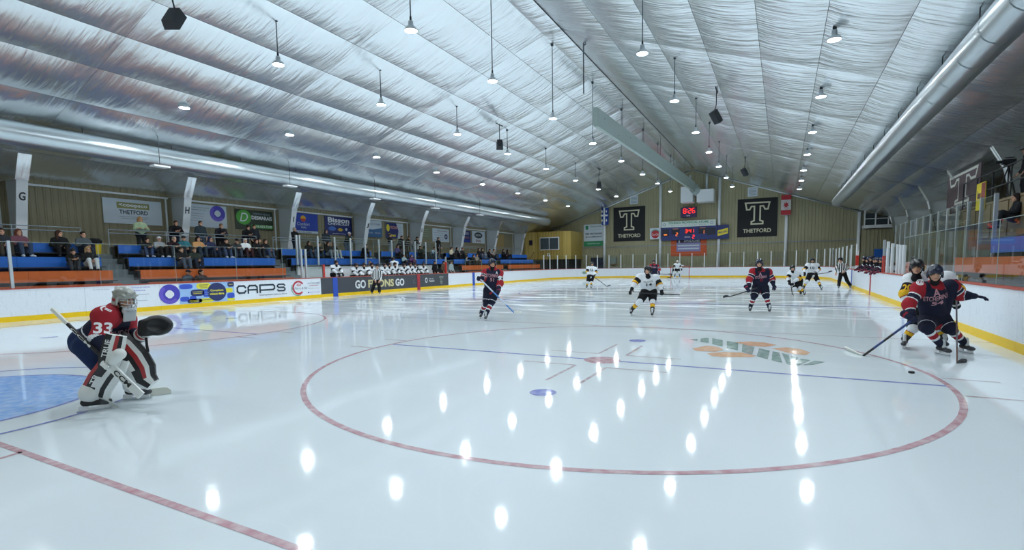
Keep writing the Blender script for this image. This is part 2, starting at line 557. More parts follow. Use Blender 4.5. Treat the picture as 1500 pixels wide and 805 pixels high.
for k in range(len(FRAMES) - 1):
    ya, yb = FRAMES[k] + .002, FRAMES[k + 1] - .002
    for a, b in zip(SEAM_L[:-1], SEAM_L[1:]):     # b < a : lower edge
        ln = math.hypot(a - b, SL * (a - b))
        o = inst('ceiling_panel', PIL, ceiling, np.array([b + gap, ya, ceil_z(b)]) - org_c, (0, -math.atan(SL), 0), ((ln - gap * 2), yb - ya, 1))
    for a, b in zip(SEAM_R[:-1], SEAM_R[1:]):
        ln = math.hypot(b - a, SL * (b - a))
        inst('ceiling_panel', PIL, ceiling, np.array([a + gap, ya, ceil_z(a)]) - org_c, (0, math.atan(SL), 0), ((ln - gap * 2), yb - ya, 1))
    inst('ceiling_panel', PIL, ceiling, np.array([SEAM_L[0] + gap, ya, ceil_z(SEAM_L[0]) - 0.02]) - org_c, (0, 0, 0), (SEAM_R[0] - SEAM_L[0] - 2 * gap, yb - ya, 0.4))

# gable trim on the far wall
for i, (a, b) in enumerate((((WL, ceil_z(WL)), (RC, ZR)), ((RC, ZR), (WR, ceil_z(WR))))):
    t = MB().tube([(a[0], FARW - .08, a[1] - .12), (b[0], FARW - .08, b[1] - .12)], 0.07, 8).build('trim_%d' % (i + 1), mat('foil_trim', 'dfe6e8', 0.3, 0.6), None, True)
    tag(t, 'pale foil edge strip where the %s ceiling slope meets the far wall' % ('left', 'right')[i], kind='structure')

# ------------------------------------------------------------------ markings in the ice (children of the ice)
def ice_poly(name, pts, m, h=0.002):
    mk(name, [(x, y, h) for x, y in pts], [tuple(range(len(pts)))], m, floor)
def ice_ring(name, cx, cy, r0, r1, m, a0=0, a1=360, h=0.002, n=96):
    A = [math.radians(a0 + (a1 - a0) * i / n) for i in range(n + 1)]
    V = [(cx + r0 * math.cos(a), cy + r0 * math.sin(a), h) for a in A] + [(cx + r1 * math.cos(a), cy + r1 * math.sin(a), h) for a in A]
    mk(name, V, [(i, n + 1 + i, n + 2 + i, i + 1) for i in range(n)], m, floor)
def ice_line(name, x0, y0, x1, y1, w_, m, h=0.002):
    d = np.array([x1 - x0, y1 - y0]); d = d / np.linalg.norm(d); n_ = np.array([-d[1], d[0]]) * w_ / 2
    ice_poly(name, [(x0 + n_[0], y0 + n_[1]), (x0 - n_[0], y0 - n_[1]), (x1 - n_[0], y1 - n_[1]), (x1 + n_[0], y1 + n_[1])], m, h)
YC, YF = 25.65, 51.3
for yg in (0.0, YF):
    half = HWID if yg else HWID - 0.35
    ice_line('goal_line', -half, yg, half, yg, 0.06, ICE_RED)
for yb in (18.5, 2 * YC - 18.5):
    ice_line('blue_line', -HWID, yb, HWID, yb, 0.30, ICE_BLUE)
ice_line('centre_line', -HWID, YC, HWID, YC, 0.30, ICE_RED)
ice_ring('centre_circle', 0, YC, 4.53, 4.6, ICE_BLUE)
for sgn, g0 in ((1, 0.0), (-1, YF)):
    for sx in (-1, 1):
        cx, cy = 6.71 * sx, g0 + sgn * 6.1
        ice_ring('faceoff_circle', cx, cy, 4.53, 4.60, ICE_RED)
        ice_poly('faceoff_dot', ellipse_pts(cx, cy, 0.3, 0.3), ICE_RED, 0.003)
        for dx in (-1, 1):
            for dy in (-1, 1):
                ice_line('faceoff_mark', cx + dx * 0.25, cy + dy * 0.56, cx + dx * 1.18, cy + dy * 0.56, 0.05, ICE_RED2)
                ice_line('faceoff_mark', cx + dx * 0.25, cy + dy * 0.56, cx + dx * 0.25, cy + dy * 1.7, 0.05, ICE_RED2)
                ice_line('hash_mark', cx + dx * 4.6, cy + dy * 0.5, cx + dx * 5.2, cy + dy * 0.5, 0.05, ICE_RED2)
        ice_line('ringette_line', cx - 4.53, cy, cx - 0.3, cy, 0.07, ICE_BLUE)
        ice_line('ringette_line', cx + 0.3, cy, cx + 4.53, cy, 0.07, ICE_BLUE)
        for dy in (-2.33, 2.3):
            ice_poly('ringette_dot', ellipse_pts(cx, cy + dy, 0.17, 0.17), ICE_BLUE, 0.003)
    ice_line('free_play_line', -HWID, g0 + sgn * 10.55, HWID, g0 + sgn * 10.55, 0.05, ICE_RED2)
    pts = [(1.83 * math.cos(a), g0 + sgn * 1.83 * math.sin(a)) for a in np.linspace(0, math.pi, 33)]
    ice_poly('goal_crease', pts if sgn > 0 else pts[::-1], ICE_CREASE, 0.002)
    ice_ring('crease_outline', 0, g0, 1.83, 1.88, ICE_BLUE, 0 if sgn > 0 else 180, 180 if sgn > 0 else 360, 0.003)
    ice_ring('crease_outer_arc', 0, g0, 2.42, 2.47, ICE_BLUE, 0 if sgn > 0 else 180, 180 if sgn > 0 else 360, 0.003)
    for sx in (-1, 1):
        ice_line('trapezoid_line', 3.32 * sx, g0, 4.26 * sx, Y0 + 0.1 if sgn > 0 else Y1 - 0.1, 0.05, ICE_RED)
        ice_poly('neutral_dot', ellipse_pts(6.71 * sx, YC - sgn * 5.6, 0.3, 0.3), ICE_RED, 0.003)
for k, (pts, m) in enumerate([
        ([(1010, 497), (1040, 494.5), (1080, 502), (1125, 513), (1150, 518), (1176, 526), (1215, 531), (1195, 534), (1160, 535), (1120, 525), (1080, 513), (1040, 503)], ICE_GREEN),
        ([(1014, 510), (1035, 506), (1052, 508), (1060, 512), (1048, 515), (1020, 514)], ICE_ORANGE),
        ([(1035, 517), (1060, 515.5), (1085, 516), (1108, 521), (1100, 523), (1060, 523), (1042, 521)], ICE_ORANGE),
        ([(1075, 501), (1100, 500), (1120, 501.5), (1138, 505), (1120, 508), (1098, 506)], ICE_ORANGE),
        ([(1130, 510), (1152, 508.5), (1172, 511), (1187, 516), (1180, 520), (1160, 518)], ICE_ORANGE)]):
    q = [tuple(G(*p)[:2]) for p in pts]
    if k == 0:                # banded ribbon: cut into bands with ice showing between
        a = q[:7]; bnd = q[7:][::-1]
        A = np.array([q[0], q[1], q[2], q[3], q[4], q[5], q[6]]); B = np.array([q[0], q[11], q[10], q[9], q[8], q[8], q[7]])
        for t in range(11):
            f0, f1 = t / 11, (t + 0.72) / 11
            ip = lambda M, f: (np.interp(f * 6, range(7), M[:, 0]), np.interp(f * 6, range(7), M[:, 1]))
            ice_poly('ice_logo_band', [ip(A, f0), ip(B, f0), ip(B, f1), ip(A, f1)], m, 0.004)
    else:
        ice_poly('ice_logo_petal', q, m, 0.003)
# ------------------------------------------------------------------ lamps
LAMP_GLOW = mat('lamp_glow', 'f2faff', 0.5, emis=LAMP_POWER)
HOUS = mat('lamp_housing', 'c7ced2', 0.35, 0.5)
def lamp_geo():
    hb = MB().lathe((0, 0, 0), [(0.17, 0.0), (0.19, 0.0), (0.18, 0.04), (0.15, 0.10), (0.08, 0.13), (0.07, 0.27), (0.0, 0.28)], 18)
    V = [(0.165 * math.cos(2 * math.pi * k / 18), 0.165 * math.sin(2 * math.pi * k / 18), 0.012) for k in range(18)]
    cap = MB().lathe((0, 0, 0.30), [(0.0, 0), (0.03, 0), (0.03, 0.1), (0.0, 0.1)], 8)
    return (rawmesh('housing', hb.V, hb.F, HOUS, True), rawmesh('diffuser', V, [tuple(range(17, -1, -1))], LAMP_GLOW),
            rawmesh('mounting_cap', cap.V, cap.F, DARKM))
LH, LD, LC = lamp_geo()
ROWS = [(-11.1, 7.72, [-1.0, 4.6, 9.9, 14.5, 20.1, 25.6, 31.3, 37.0, 42.7, 48.4], 'row over the left boards'),
        (-5.7, 8.3, [-1.0, 4.6, 9.9, 14.7, 20.2, 25.5, 31.1, 36.8, 42.4, 48.0], 'row midway up the left slope'),
        (-0.3, 8.3, [-1.0, 4.6, 10.1, 14.65, 20.1, 25.6, 31.2, 36.9, 42.0, 47.5], 'row under the ridge'),
        (5.15, 8.3, [-1.0, 4.6, 9.8, 14.9, 20.3, 26.1, 31.4, 36.7, 42.0, 47.5], 'row midway up the right slope'),
        (10.5, 7.85, [-1.0, 4.6, 9.9, 15.5, 21.1, 27.1, 32.9, 38.8, 43.8, 49.0], 'row over the right boards')]
ORDN = ['first', 'second', 'third', 'fourth', 'fifth', 'sixth', 'seventh', 'eighth', 'ninth', 'tenth']
for u, z, vs, where in ROWS:
    for i, v in enumerate(vs):
        r = empty('pendant_lamp', (u, v, z), 'round pendant lamp, %s from near end, %s' % (ORDN[i], where), 'lamp', 'ceiling lamps in the ' + where)
        inst('housing', LH, r); inst('diffuser', LD, r); inst('mounting_cap', LC, r)
        top = ceil_z(u) - z - 0.02
        MB().tube([(u, v, z + 0.35), (u, v, z + top)], 0.018, 6).build('rod', mat('lamp_rod', '5c666c', 0.4, 0.6), r)
        MB().tube([(u - 0.05, v, z + top - 0.03), (u + 0.05, v, z + top - 0.03)], 0.05, 8).build('hook_plate', DARKM, r)
def hung_tube(name, u, v, z0, label, cat):
    r = empty(name, (u, v, z0), label, cat)
    MB().tube([(u, v, z0), (u, v, ceil_z(u) - .05)], 0.03, 8).build('pipe', mat('dark_pipe', '4a555a', 0.4, 0.5), r)
    MB().tube([(u, v, ceil_z(u) - .15), (u + 0.25, v, ceil_z(u + 0.25) + .02)], 0.02, 6).build('brace', DARKM, r)
_p = P(855, 137, depth_of((1.6, 20.5, 9.5)))
hung_tube('hanging_pipe', _p[0], _p[1], _p[2], 'bare dark pipe hanging from the ridge without a lamp', 'pipe')

# ------------------------------------------------------------------ boards
def arc_pts(cx, cy, r, a0, a1, n):
    return [(cx + r * math.cos(math.radians(a0 + (a1 - a0) * i / n)), cy + r * math.sin(math.radians(a0 + (a1 - a0) * i / n))) for i in range(n + 1)]
def strip(path_in, path_out, z0, z1):
    """solid strip between two parallel plan paths"""
    b = MB(); n = len(path_in)
    V = [(x, y, z0) for x, y in path_in] + [(x, y, z1) for x, y in path_in] + [(x, y, z1) for x, y in path_out] + [(x, y, z0) for x, y in path_out]
    F = []
    for i in range(n - 1):
        for a, c in ((0, 1), (1, 2), (2, 3), (3, 0)):
            F.append((a * n + i, a * n + i + 1, c * n + i + 1, c * n + i))
    F += [(0, n, 2 * n, 3 * n), (n - 1, 4 * n - 1, 3 * n - 1, 2 * n - 1)]
    return b.add(V, F)
BH = 1.05
def straight_paths(x, y0, y1, out, step=2.44, gapj=0.006):
    res = []
    n = max(1, round(abs(y1 - y0) / step))
    for i in range(n):
        a, b = y0 + (y1 - y0) * i / n + gapj / 2, y0 + (y1 - y0) * (i + 1) / n - gapj / 2
        res.append(((x, a), (x, b), out))
    return res
def boards(name, label, segs, group=None):
    """segs: list of (inner path list, outward offset function)"""
    r = empty(name, (segs[0][0][0][0], segs[0][0][0][1], 0), label, 'rink boards', group)
    for pin, off in segs:
        pout = [(x + off(x, y)[0] * 0.12, y + off(x, y)[1] * 0.12) for x, y in pin]
        strip(pin, pout, 0.0, BH).build('board_panel', BOARD, r)
        pk = [(x - off(x, y)[0] * 0.012, y - off(x, y)[1] * 0.012) for x, y in pin]
        strip(pk, pin, 0.0, 0.17).build('kick_plate', KICK, r)
        pc = [(x - off(x, y)[0] * 0.02, y - off(x, y)[1] * 0.02) for x, y in pin]
        pc2 = [(x + off(x, y)[0] * 0.16, y + off(x, y)[1] * 0.16) for x, y in pin]
        strip(pc, pc2, BH, BH + 0.035).build('cap_rail', CAPR, r)
    return r
YA, YB = Y0 + R_C, Y1 - R_C
lo = lambda x, y: (-1, 0)
ro_ = lambda x, y: (1, 0)
fo = lambda x, y: (0, 1)
no = lambda x, y: (0, -1)
def split(y0, y1, step=2.44):
    n = max(1, round((y1 - y0) / step))
    return [(y0 + (y1 - y0) * i / n + .003, y0 + (y1 - y0) * (i + 1) / n - .003) for i in range(n)]
def corner(cx, cy, a0, nseg=5):
    segs = []
    for i in range(nseg):
        pa = arc_pts(cx, cy, R_C, a0 + 90 * i / nseg + .02, a0 + 90 * (i + 1) / nseg - .02, 4)
        segs.append((pa, lambda x, y, cx=cx, cy=cy: ((x - cx) / R_C, (y - cy) / R_C)))
    return segs
bl = boards('rink_boards', 'long white dasher boards with adverts in front of the left stands', [([(-HWID, a), (-HWID, b)], lo) for a, b in split(YA, YB)] )
br = boards('rink_boards', 'scuffed white dasher boards along the right side of the ice', [([(HWID, a), (HWID, b)], ro_) for a, b in split(YA, YB)])
bf = boards('rink_boards', 'white dasher boards curving round the far end behind the net',
            corner(HWID - R_C, YB, 0) + [([(a, Y1), (b, Y1)], fo) for a, b in split(-HWID + R_C, HWID - R_C)] + corner(-HWID + R_C, YB, 90))
bn = boards('rink_boards', 'white dasher boards curving round the near end',
            corner(-HWID + R_C, YA, 180) + [([(a, Y0), (b, Y0)], no) for a, b in split(-HWID + R_C, HWID - R_C)] + corner(HWID - R_C, YA, 270))
def stripe(parent, x, y, w_, m, name='line_marker', z0=0.0, z1=BH, lift=0.016):
    s = -1 if x > 0 else 1
    b = MB().box((x, y - w_ / 2, z0), (x + s * lift, y + w_ / 2, z1)) if s > 0 else MB().box((x + s * lift, y - w_ / 2, z0), (x, y + w_ / 2, z1))
    b.build(name, m, parent)
BLUEP = paint('2f55b8'); REDP = paint('b13a44')
for y in (18.4, 2 * YC - 18.4 - 0.3):
    stripe(bl, -HWID, y, 0.33, BLUEP); stripe(br, HWID, y, 0.3, BLUEP)
stripe(bl, -HWID, YC, 0.3, REDP); stripe(br, HWID, YC, 0.3, REDP)
# far-left board end marker and faint green advert strip on the far boards
PF = Plane((0, Y1 - 0.002, 0), (1, 0, 0), (0, 0, 1))
def arcplane(bx_, by_):
    cx, cy = (-HWID + R_C, YB)
    d = np.array([cx - bx_, cy - by_]); d /= np.linalg.norm(d)
    return Plane((bx_, by_, 0), (-d[1] * -1, d[0] * -1, 0) if False else (d[1], -d[0], 0), (0, 0, 1))

# ------------------------------------------------------------------ glass
def pane(parent, a, b, z0, z1, m=None):
    a = np.array(a, float); b = np.array(b, float)
    d = (b - a); ln = np.linalg.norm(d); d /= ln
    n = np.array([-d[1], d[0]])
    # a clear sheet with a solid polished edge strip round it
    q = MB(); q.mi = 0
    q.add([(a[0], a[1], z0), (b[0], b[1], z0), (b[0], b[1], z1), (a[0], a[1], z1)], [(0, 1, 2, 3)])
    q.mi = 1
    q.obox(((a + b)[0] / 2, (a + b)[1] / 2, z1), (d[0] * ln / 2, d[1] * ln / 2, 0), (n[0] * .005, n[1] * .005, 0), (0, 0, .004))
    for e_ in (a + d * .0015, b - d * .0015):
        q.obox((e_[0], e_[1], (z0 + z1) / 2), (d[0] * .0015, d[1] * .0015, 0), (n[0] * .004, n[1] * .004, 0), (0, 0, (z1 - z0) / 2))
    q.build('glass_pane', [m or GLASS, GLASS_EDGE], parent)
def post(parent, x, y, z0, z1, w_=0.045, m=None, name='post'):
    MB().box((x - w_, y - w_, z0), (x + w_, y + w_, z1)).build(name, m or ALU, parent)
RED_POST = paint('c23128')
g = empty('glass_barrier', (-13.03, 4.6, BH), 'tall clear safety glass on the left boards before the players bench', 'glass barrier')
ys = [YA, 7.6, 10.2, 12.8, 15.2, 16.33]
for a, b in zip(ys[:-1], ys[1:]): pane(g, (-13.03, a + .006), (-13.03, b - .006), BH + .035, 2.6)
post(g, -13.03, 5.2, BH + .035, 2.63, 0.04)
for y in (16.33, 16.6): post(g, -13.03, y, BH + .035, 2.6)
g = empty('glass_barrier', (-14.6, 17.5, 1.7), 'glass on slim aluminium posts behind the left players bench', 'glass barrier')
ys = [17.54 + 1.235 * i for i in range(11)]
post(g, -14.6, 17.35, 1.70, 3.42)
for i, y in enumerate(ys):
    post(g, -14.6, y, 1.70, 3.42, 0.04)
    if i: pane(g, (-14.6, ys[i - 1] + .04), (-14.6, y - .04), 1.74, 3.4)
w_ = MB().box((-14.66, 17.3, 0.0), (-14.54, 30.0, 1.70)).build('bench_back_wall', WHITE); tag(w_, 'white half wall at the back of the left players bench', 'wall panel')
g = empty('bench_gate', (-13.05, 17.0, BH), 'glass and white panel end of the left players bench with red post', 'gate')
pane(g, (-13.03, 16.64), (-13.03, 17.7), BH + .035, 1.75)
pane(g, (-13.06, 17.7), (-14.55, 17.7), 0.9, 1.75)
post(g, -13.05, 17.75, BH + .035, 1.78, 0.05, RED_POST, 'red_post')
g = empty('bench_end_post', (-13.05, 29.0, BH), 'red padded post with aluminium top at far end of left bench', 'post')
post(g, -13.05, 29.0, BH + .035, 1.9, 0.055, RED_POST, 'red_post'); post(g, -13.05, 29.0, 1.9, 2.3, 0.045)
g = empty('glass_barrier', (-13.03, 29.2, BH), 'clear safety glass on the left boards beyond the players bench', 'glass barrier')
ys = list(np.linspace(29.1, YB, 8))
for a, b in zip(ys[:-1], ys[1:]): pane(g, (-13.03, a + .006), (-13.03, b - .006), BH + .035, 2.0)
# far end
g = empty('glass_barrier', (0, Y1 + .06, BH), 'safety glass on white posts along the far end boards', 'glass barrier')
def arcpt(cx, cy, a, r=R_C + .06): return (cx + r * math.cos(math.radians(a)), cy + r * math.sin(math.radians(a)))
path = [arcpt(HWID - R_C, YB, a) for a in np.linspace(0, 90, 11)]
nfar = 7
path += [(4.45 - 8.9 * i / nfar, Y1 + .06) for i in range(1, nfar)]
path += [arcpt(-HWID + R_C, YB, a) for a in np.linspace(90, 180, 11)]
for i, p in enumerate(path):
    MB().box((p[0] - .035, p[1] - .035, BH), (p[0] + .035, p[1] + .035, 2.6)).build('post', WHITE, g)
    if i: pane(g, path[i - 1], p, BH + .035, 2.56)
# right side
g = empty('glass_barrier', (13.03, 4.6, BH), 'frameless safety glass on the right boards beside the two players', 'glass barrier')
ys = list(np.linspace(YA, 19.2, 8))
for a, b in zip(ys[:-1], ys[1:]): pane(g, (13.03, a + .006), (13.03, b - .006), BH + .035, 2.33)
g = empty('glass_barrier', (13.03, 19.2, BH), 'glass on four upright posts next to the right players bench', 'glass barrier')
for y, t in ((19.22, 2.08), (19.75, 2.1), (20.3, 2.14), (21.3, 2.2), (22.2, 2.3)): post(g, 13.03, y, BH + .035, t, 0.045, WHITE)
for a, b in ((19.25, 20.3), (20.3, 21.3), (21.3, 22.2), (22.2, 23.0)): pane(g, (13.03, a), (13.03, b), BH + .035, 2.05)
post(g, 13.03, 23.05, BH + .035, 1.75, 0.05, RED_POST, 'red_post'); post(g, 13.03, 23.05, 1.75, 2.4, 0.04)
g = empty('bench_end_post', (13.05, 31.45, BH), 'red and white post at far end of right players bench', 'post')
post(g, 13.05, 31.45, BH + .035, 1.3, .06, WHITE, 'white_sleeve'); post(g, 13.05, 31.45, 1.3, 1.85, 0.07, RED_POST, 'red_post'); post(g, 13.05, 31.45, 1.85, 2.15, 0.06, WHITE, 'white_top')
g = empty('glass_barrier', (13.03, 31.6, BH), 'safety glass on posts along the right boards beyond the bench', 'glass barrier')
ys = list(np.linspace(31.6, YB, 7))
for i, y in enumerate(ys):
    post(g, 13.03, y, BH, 2.5, 0.035, WHITE)
    if i: pane(g, (13.03, ys[i - 1]), (13.03, y), BH + .035, 2.45)
g = empty('glass_barrier', (14.9, 18.4, 1.0), 'tall stepped glass on aluminium posts behind the right bench', 'glass barrier')
ys = [17.8 + 1.215 * i for i in range(13)]
for i, y in enumerate(ys):
    post(g, 14.92, y, 1.08, 3.5, 0.045)
    if i: pane(g, (14.9, ys[i - 1] + .05), (14.9, y - .05), 1.08, 3.45)
w_ = MB().box((14.86, 17.8, 0.0), (14.98, 32.5, 1.08)).build('bench_back_wall', WHITE); tag(w_, 'white half wall at the back of the right players bench', 'wall panel')

# ------------------------------------------------------------------ stands
DKC = mat('dark_concrete', '343a3e', 0.85, var=0.2, vscale=2)
ROWF = [13.35, 13.95, 14.75, 15.5]; ROWZ = [1.10, 1.60, 2.12, 2.65]; FACE = [0.30, 0.38, 0.37, 0.35]
def bench(side, k, y0, y1, label):
    s = side
    m = ORANGE if k < 2 else BLUE
    f, z = ROWF[k], ROWZ[k]
    r = empty('bleacher_bench', (s * f, y0, z - 0.4), label, 'bench', '%s bleacher benches' % ('left' if s < 0 else 'right'))
    xs = lambda a, b: (min(s * a, s * b), max(s * a, s * b))
    n = max(1, round((y1 - y0) / 2.3))
    for i in range(n):
        a, b = y0 + (y1 - y0) * i / n + .004, y0 + (y1 - y0) * (i + 1) / n - .004
        x0, x1 = xs(f, f + .03); MB().box((x0, a, z - FACE[k]), (x1, b, z)).build('face_board', m, r)
        x0, x1 = xs(f - .01, f + (0.42 if k else .12)); MB().box((x0, a, z), (x1, b, z + .03)).build('seat_plank', m, r)
    for i in range(n + 1):
        yy = min(y1 - .06, max(y0, y0 + (y1 - y0) * i / n - .03)); x0, x1 = xs(f + .04, f + .32)
        MB().box((x0, yy, z - .5), (x1, yy + .06, z)).build('bracket', DARKM, r)
SECT = [(-4.0, 8.4), (9.35, 16.1), (17.1, 23.95), (24.9, 31.3), (32.5, 39.3), (40.2, 47.3)]
NM = ['nearest section', 'second section', 'third section', 'fourth section', 'fifth section', 'farthest section']
RN = ['front orange', 'second-row orange', 'lower blue', 'upper blue']
for side in (-1, 1):
    s = side
    sd = 'left' if s < 0 else 'right'
    for si, (y0, y1) in enumerate(SECT):
        if s > 0 and si > 1: continue
        if s > 0 and si == 1: y1 = 17.4
        for k in range(4):
            a, b = y0, y1
            if s < 0 and si in (2, 3) and k < 2:
                continue
            if s > 0 and k == 0: continue
            bench(s, k, a, b, '%s bleacher bench in the %s of the %s stands' % (RN[k], NM[si] if s < 0 else ('near half', 'far half')[si], sd))
            nx = ROWF[k + 1] if k < 3 else 16.05
            x0, x1 = sorted((s * (ROWF[k] + (.1 if k else .5)), s * (nx + .1)))
            o = MB().box((x0, a, -.02), (x1, b, ROWZ[k] - .03)).build('riser_step', DKC)
            tag(o, 'dark concrete step under the %s bench, %s of %s stands' % (RN[k], NM[si] if s < 0 else ('near half', 'far half')[si], sd), kind='structure')
    x0, x1 = sorted((s * 16.0, s * 18.69 if s > 0 else WL))
    ye = 47.5 if s < 0 else 24.5
    o = MB().box((x0, -5, -.02), (x1, ye, 2.3)).build('floor_walkway', CONC); tag(o, 'raised concrete walkway behind the %s benches' % sd, kind='structure')
    # aisle stairs
    for ai in range(len(SECT) - 1):
        if s > 0 and ai > 0: break
        a, b = SECT[ai][1], SECT[ai + 1][0]
        r = empty('aisle_stairs', (s * 13.3, (a + b) / 2, 0), 'grey concrete aisle stairs, %s from the near end of the %s stands' % (ORDN[ai], sd), 'stairs', '%s aisle stairs' % sd)
        for k in range(7):
            f0 = 13.3 + k * 0.39
            zt = 0.78 + 0.22 * k
            x0, x1 = sorted((s * f0, s * (f0 + 0.40 if k < 6 else 16.0)))
            if s < 0 and ai in (2, 3) and f0 < 14.7: continue
            MB().box((x0, a + .01, 0), (x1, b - .01, zt)).build('step', CONC, r)
# railings on the walkway
RAIL = mat('grey_rail', '8f9a9e', 0.4, 0.5)
for si, (y0, y1) in enumerate(SECT):
    r = empty('guard_rail', (-16.2, y0, 2.3), 'grey tube guard rail above the %s of the left stands' % NM[si], 'railing', 'walkway guard rails')
    for z in (3.36, 3.21): MB().tube([(-16.2, y0, z), (-16.2, y1, z)], 0.022, 6).build('rail', RAIL, r)
    n = max(2, round((y1 - y0) / 2.0))
    for i in range(n + 1): MB().tube([(-16.2, y0 + (y1 - y0) * i / n, 2.3), (-16.2, y0 + (y1 - y0) * i / n, 3.36)], 0.022, 6).build('upright', RAIL, r)

# ------------------------------------------------------------------ frame columns
LET = {6.98: 'G', 13.06: 'H', 19.14: 'I', 25.22: 'J', 31.3: 'K', 37.38: 'L', 43.46: 'M', 49.54: 'N'}
for y in FRAMES[1:-1]:
    for s in (-1, 1):
        sd = 'left' if s < 0 else 'right'
        X = lambda d: RC + s * d            # distance from the building centre line
        nm = ('lettered %s' % LET[y]) if (s < 0 and y in LET) else 'number %d from the near end' % (FRAMES.index(y))
        r = empty('steel_column', (X(17.9), y, 2.3), 'white tapered steel frame column %s on the %s wall' % (nm, sd), 'column', '%s wall columns' % sd)
        web = MB().prism([(X(17.75), y - .02, 2.3), (X(18.45), y - .02, 2.3), (X(18.45), y - .02, 5.25), (X(17.05), y - .02, 5.15)], (0, .04, 0)).build('web', STEELW, r)
        fx = lambda z: 17.74 - .70 * (z - 2.3) / 2.85
        zs = 2.3 if s < 0 else 4.65            # on the right side only the top of each flange is painted white
        fl = MB().prism([(X(fx(zs) - .02), y - .17, zs), (X(fx(zs) + .02), y - .17, zs), (X(17.06), y - .17, 5.15), (X(17.02), y - .17, 5.15)], (0, .34, 0)).build('flange', WHITE, r)
        if s > 0: MB().prism([(X(17.72), y - .17, 2.3), (X(17.76), y - .17, 2.3), (X(fx(zs) + .02), y - .17, zs), (X(fx(zs) - .02), y - .17, zs)], (0, .34, 0)).build('lower_flange', paint('7d8478'), r)
        MB().prism([(X(17.05), y - .2, 5.12), (X(18.45), y - .2, 5.2), (X(18.45), y - .2, ceil_z(X(18.45)) + .1), (X(16.55), y - .2, ceil_z(X(16.55)) - .02)], (0, .4, 0)).build('haunch_wrap', LINER, r)
        if s < 0 and y in LET:
            d = np.array([0.70, 0, 2.85]); d /= np.linalg.norm(d)
            pl = Plane((X(17.72), y, 2.3), (0, 1, 0), d)
            pl.text(fl, LET[y], 0, 2.3, 0.2 if LET[y] != 'I' else 0.07, 0.33, paint('23282c'), 0.012, bold=0.03)
ti = 3
for a, b in zip(FRAMES[1:-2], FRAMES[2:-1]):
    for s in (-1,):
        o = MB().box((WL + .01, a + .2, 5.14), (WL + .1, b - .2, 5.22)).box((WL + .01, b - .32, 2.3), (WL + .06, b - .25, 5.14)).build('trim_%d' % ti, WHITE)
        tag(o, 'thin white edge trim round wall bay %d of the left wall' % (ti - 2), kind='structure'); ti += 1
# far wall posts
for i, u in enumerate((-9.85, -3.2, 3.1, 9.6, 15.9)):
    o = MB().tube([(u, FARW - .18, 0), (u, FARW - .18, min(ceil_z(u) - .15, 12))], 0.16, 12).build('wall_post', WHITE, None, True)
    tag(o, 'round white steel post on the far wall, %s from the left' % ORDN[i], 'post', 'far wall posts')
o = MB().box((-18.2, FARW - .12, 3.55), (18.6, FARW - .02, 3.62)).build('conduit_rail', RAIL); tag(o, 'thin horizontal conduit rail across the far wall', 'conduit')

# ------------------------------------------------------------------ ducts
def duct(u, z, rad, y0, y1, label):
    r = empty('air_duct', (u, y0, z), label, 'duct')
    n = 24
    ys = np.linspace(y0, y1, int((y1 - y0) / 1.5) + 1)
    MB().tube([(u, y, z) for y in ys], rad, n).build('duct_pipe', GALV, r, True)
    for y in ys[1:-1]:
        MB().tube([(u, y - .03, z), (u, y + .03, z)], rad + .012, n, False).build('joint_band', GALV, r, True)
    for y in ys[1:-1:2]:
        MB().tube([(u, y, z + rad), (u, y, ceil_z(u))], 0.015, 5).build('hanger', DARKM, r)
duct(-14.0, 6.3, 0.42, -6, 49.4, 'long round galvanised duct under the left ceiling above the stands')
duct(13.2, 6.32, 0.40, -6, 46.5, 'long round galvanised duct running along the right ceiling')
for i, (u, v, z) in enumerate([(-13.4, 10.1, 5.78), (-13.4, 16.2, 5.78), (-13.4, 22.3, 5.78), (-13.4, 28.4, 5.78), (-13.4, 34.5, 5.78), (13.75, 19.0, 6.55), (13.75, 26.4, 6.55), (13.75, 32.9, 6.55), (13.75, 39, 6.55)]):
    r = empty('duct_light', (u, v, z), 'small flat white light box beneath the %s duct, %s from the near end' % (('left', ORDN[i]) if i < 5 else ('right', ORDN[i - 5])), 'light box', 'light boxes under the ducts')
    MB().box((u - .18, v - .3, z), (u + .18, v + .3, z + .07)).build('box', WHITE, r)
    MB().tube([(u, v, z + .07), (u, v, ceil_z(u))], 0.012, 5).build('hanger', DARKM, r)

# rectangular fabric duct along the ridge
BM = mat('grey_green_duct', 'a4b2ac', 0.5, var=0.05, vscale=1)
r = empty('ridge_duct', (0.2, 25.0, 9.0), 'deep flat grey-green supply duct hanging along the ridge', 'duct')
pa, pb = np.array([0.05, 24.9, 9.0]), np.array([0.75, 54.6, 9.0])
dv = pb - pa; nseg = 4
for i in range(nseg):
    a, b = pa + dv * (i / nseg + .0006), pa + dv * ((i + 1) / nseg - .0006)
    t1 = 1.06 - 0.1 * (i == nseg - 1)
    MB().prism([a + [-.14, 0, .18], a + [0, 0, 0], a + [.14, 0, .06], a + [.14, 0, 1.05], a + [-.14, 0, 1.05]], b - a).build('duct_section', BM, r)
for i in range(12):
    c = pa + dv * (i + .5) / 12 + np.array([.145, 0, .5 + .2 * (-1) ** i])
    MB().tube([c, c + [.01, 0, 0]], .03, 8).build('outlet_hole', DARKM, r)
for i in range(1, 6):
    c = pa + dv * i / 6
    MB().tube([c + [0, 0, 1.05], (c[0], c[1], ceil_z(c[0]))], .015, 5).build('hanger', DARKM, r)
r = empty('air_unit', (0.6, 55.5, 8.2), 'white boxy heater unit with round outlet at the far ridge', 'heater')
MB().box((-.65, 54.9, 8.05), (.6, 56.4, 9.7)).build('left_cabinet', WHITE, r)
MB().box((1.0, 55.0, 8.0), (2.7, 56.5, 9.3)).build('right_cabinet', WHITE, r)
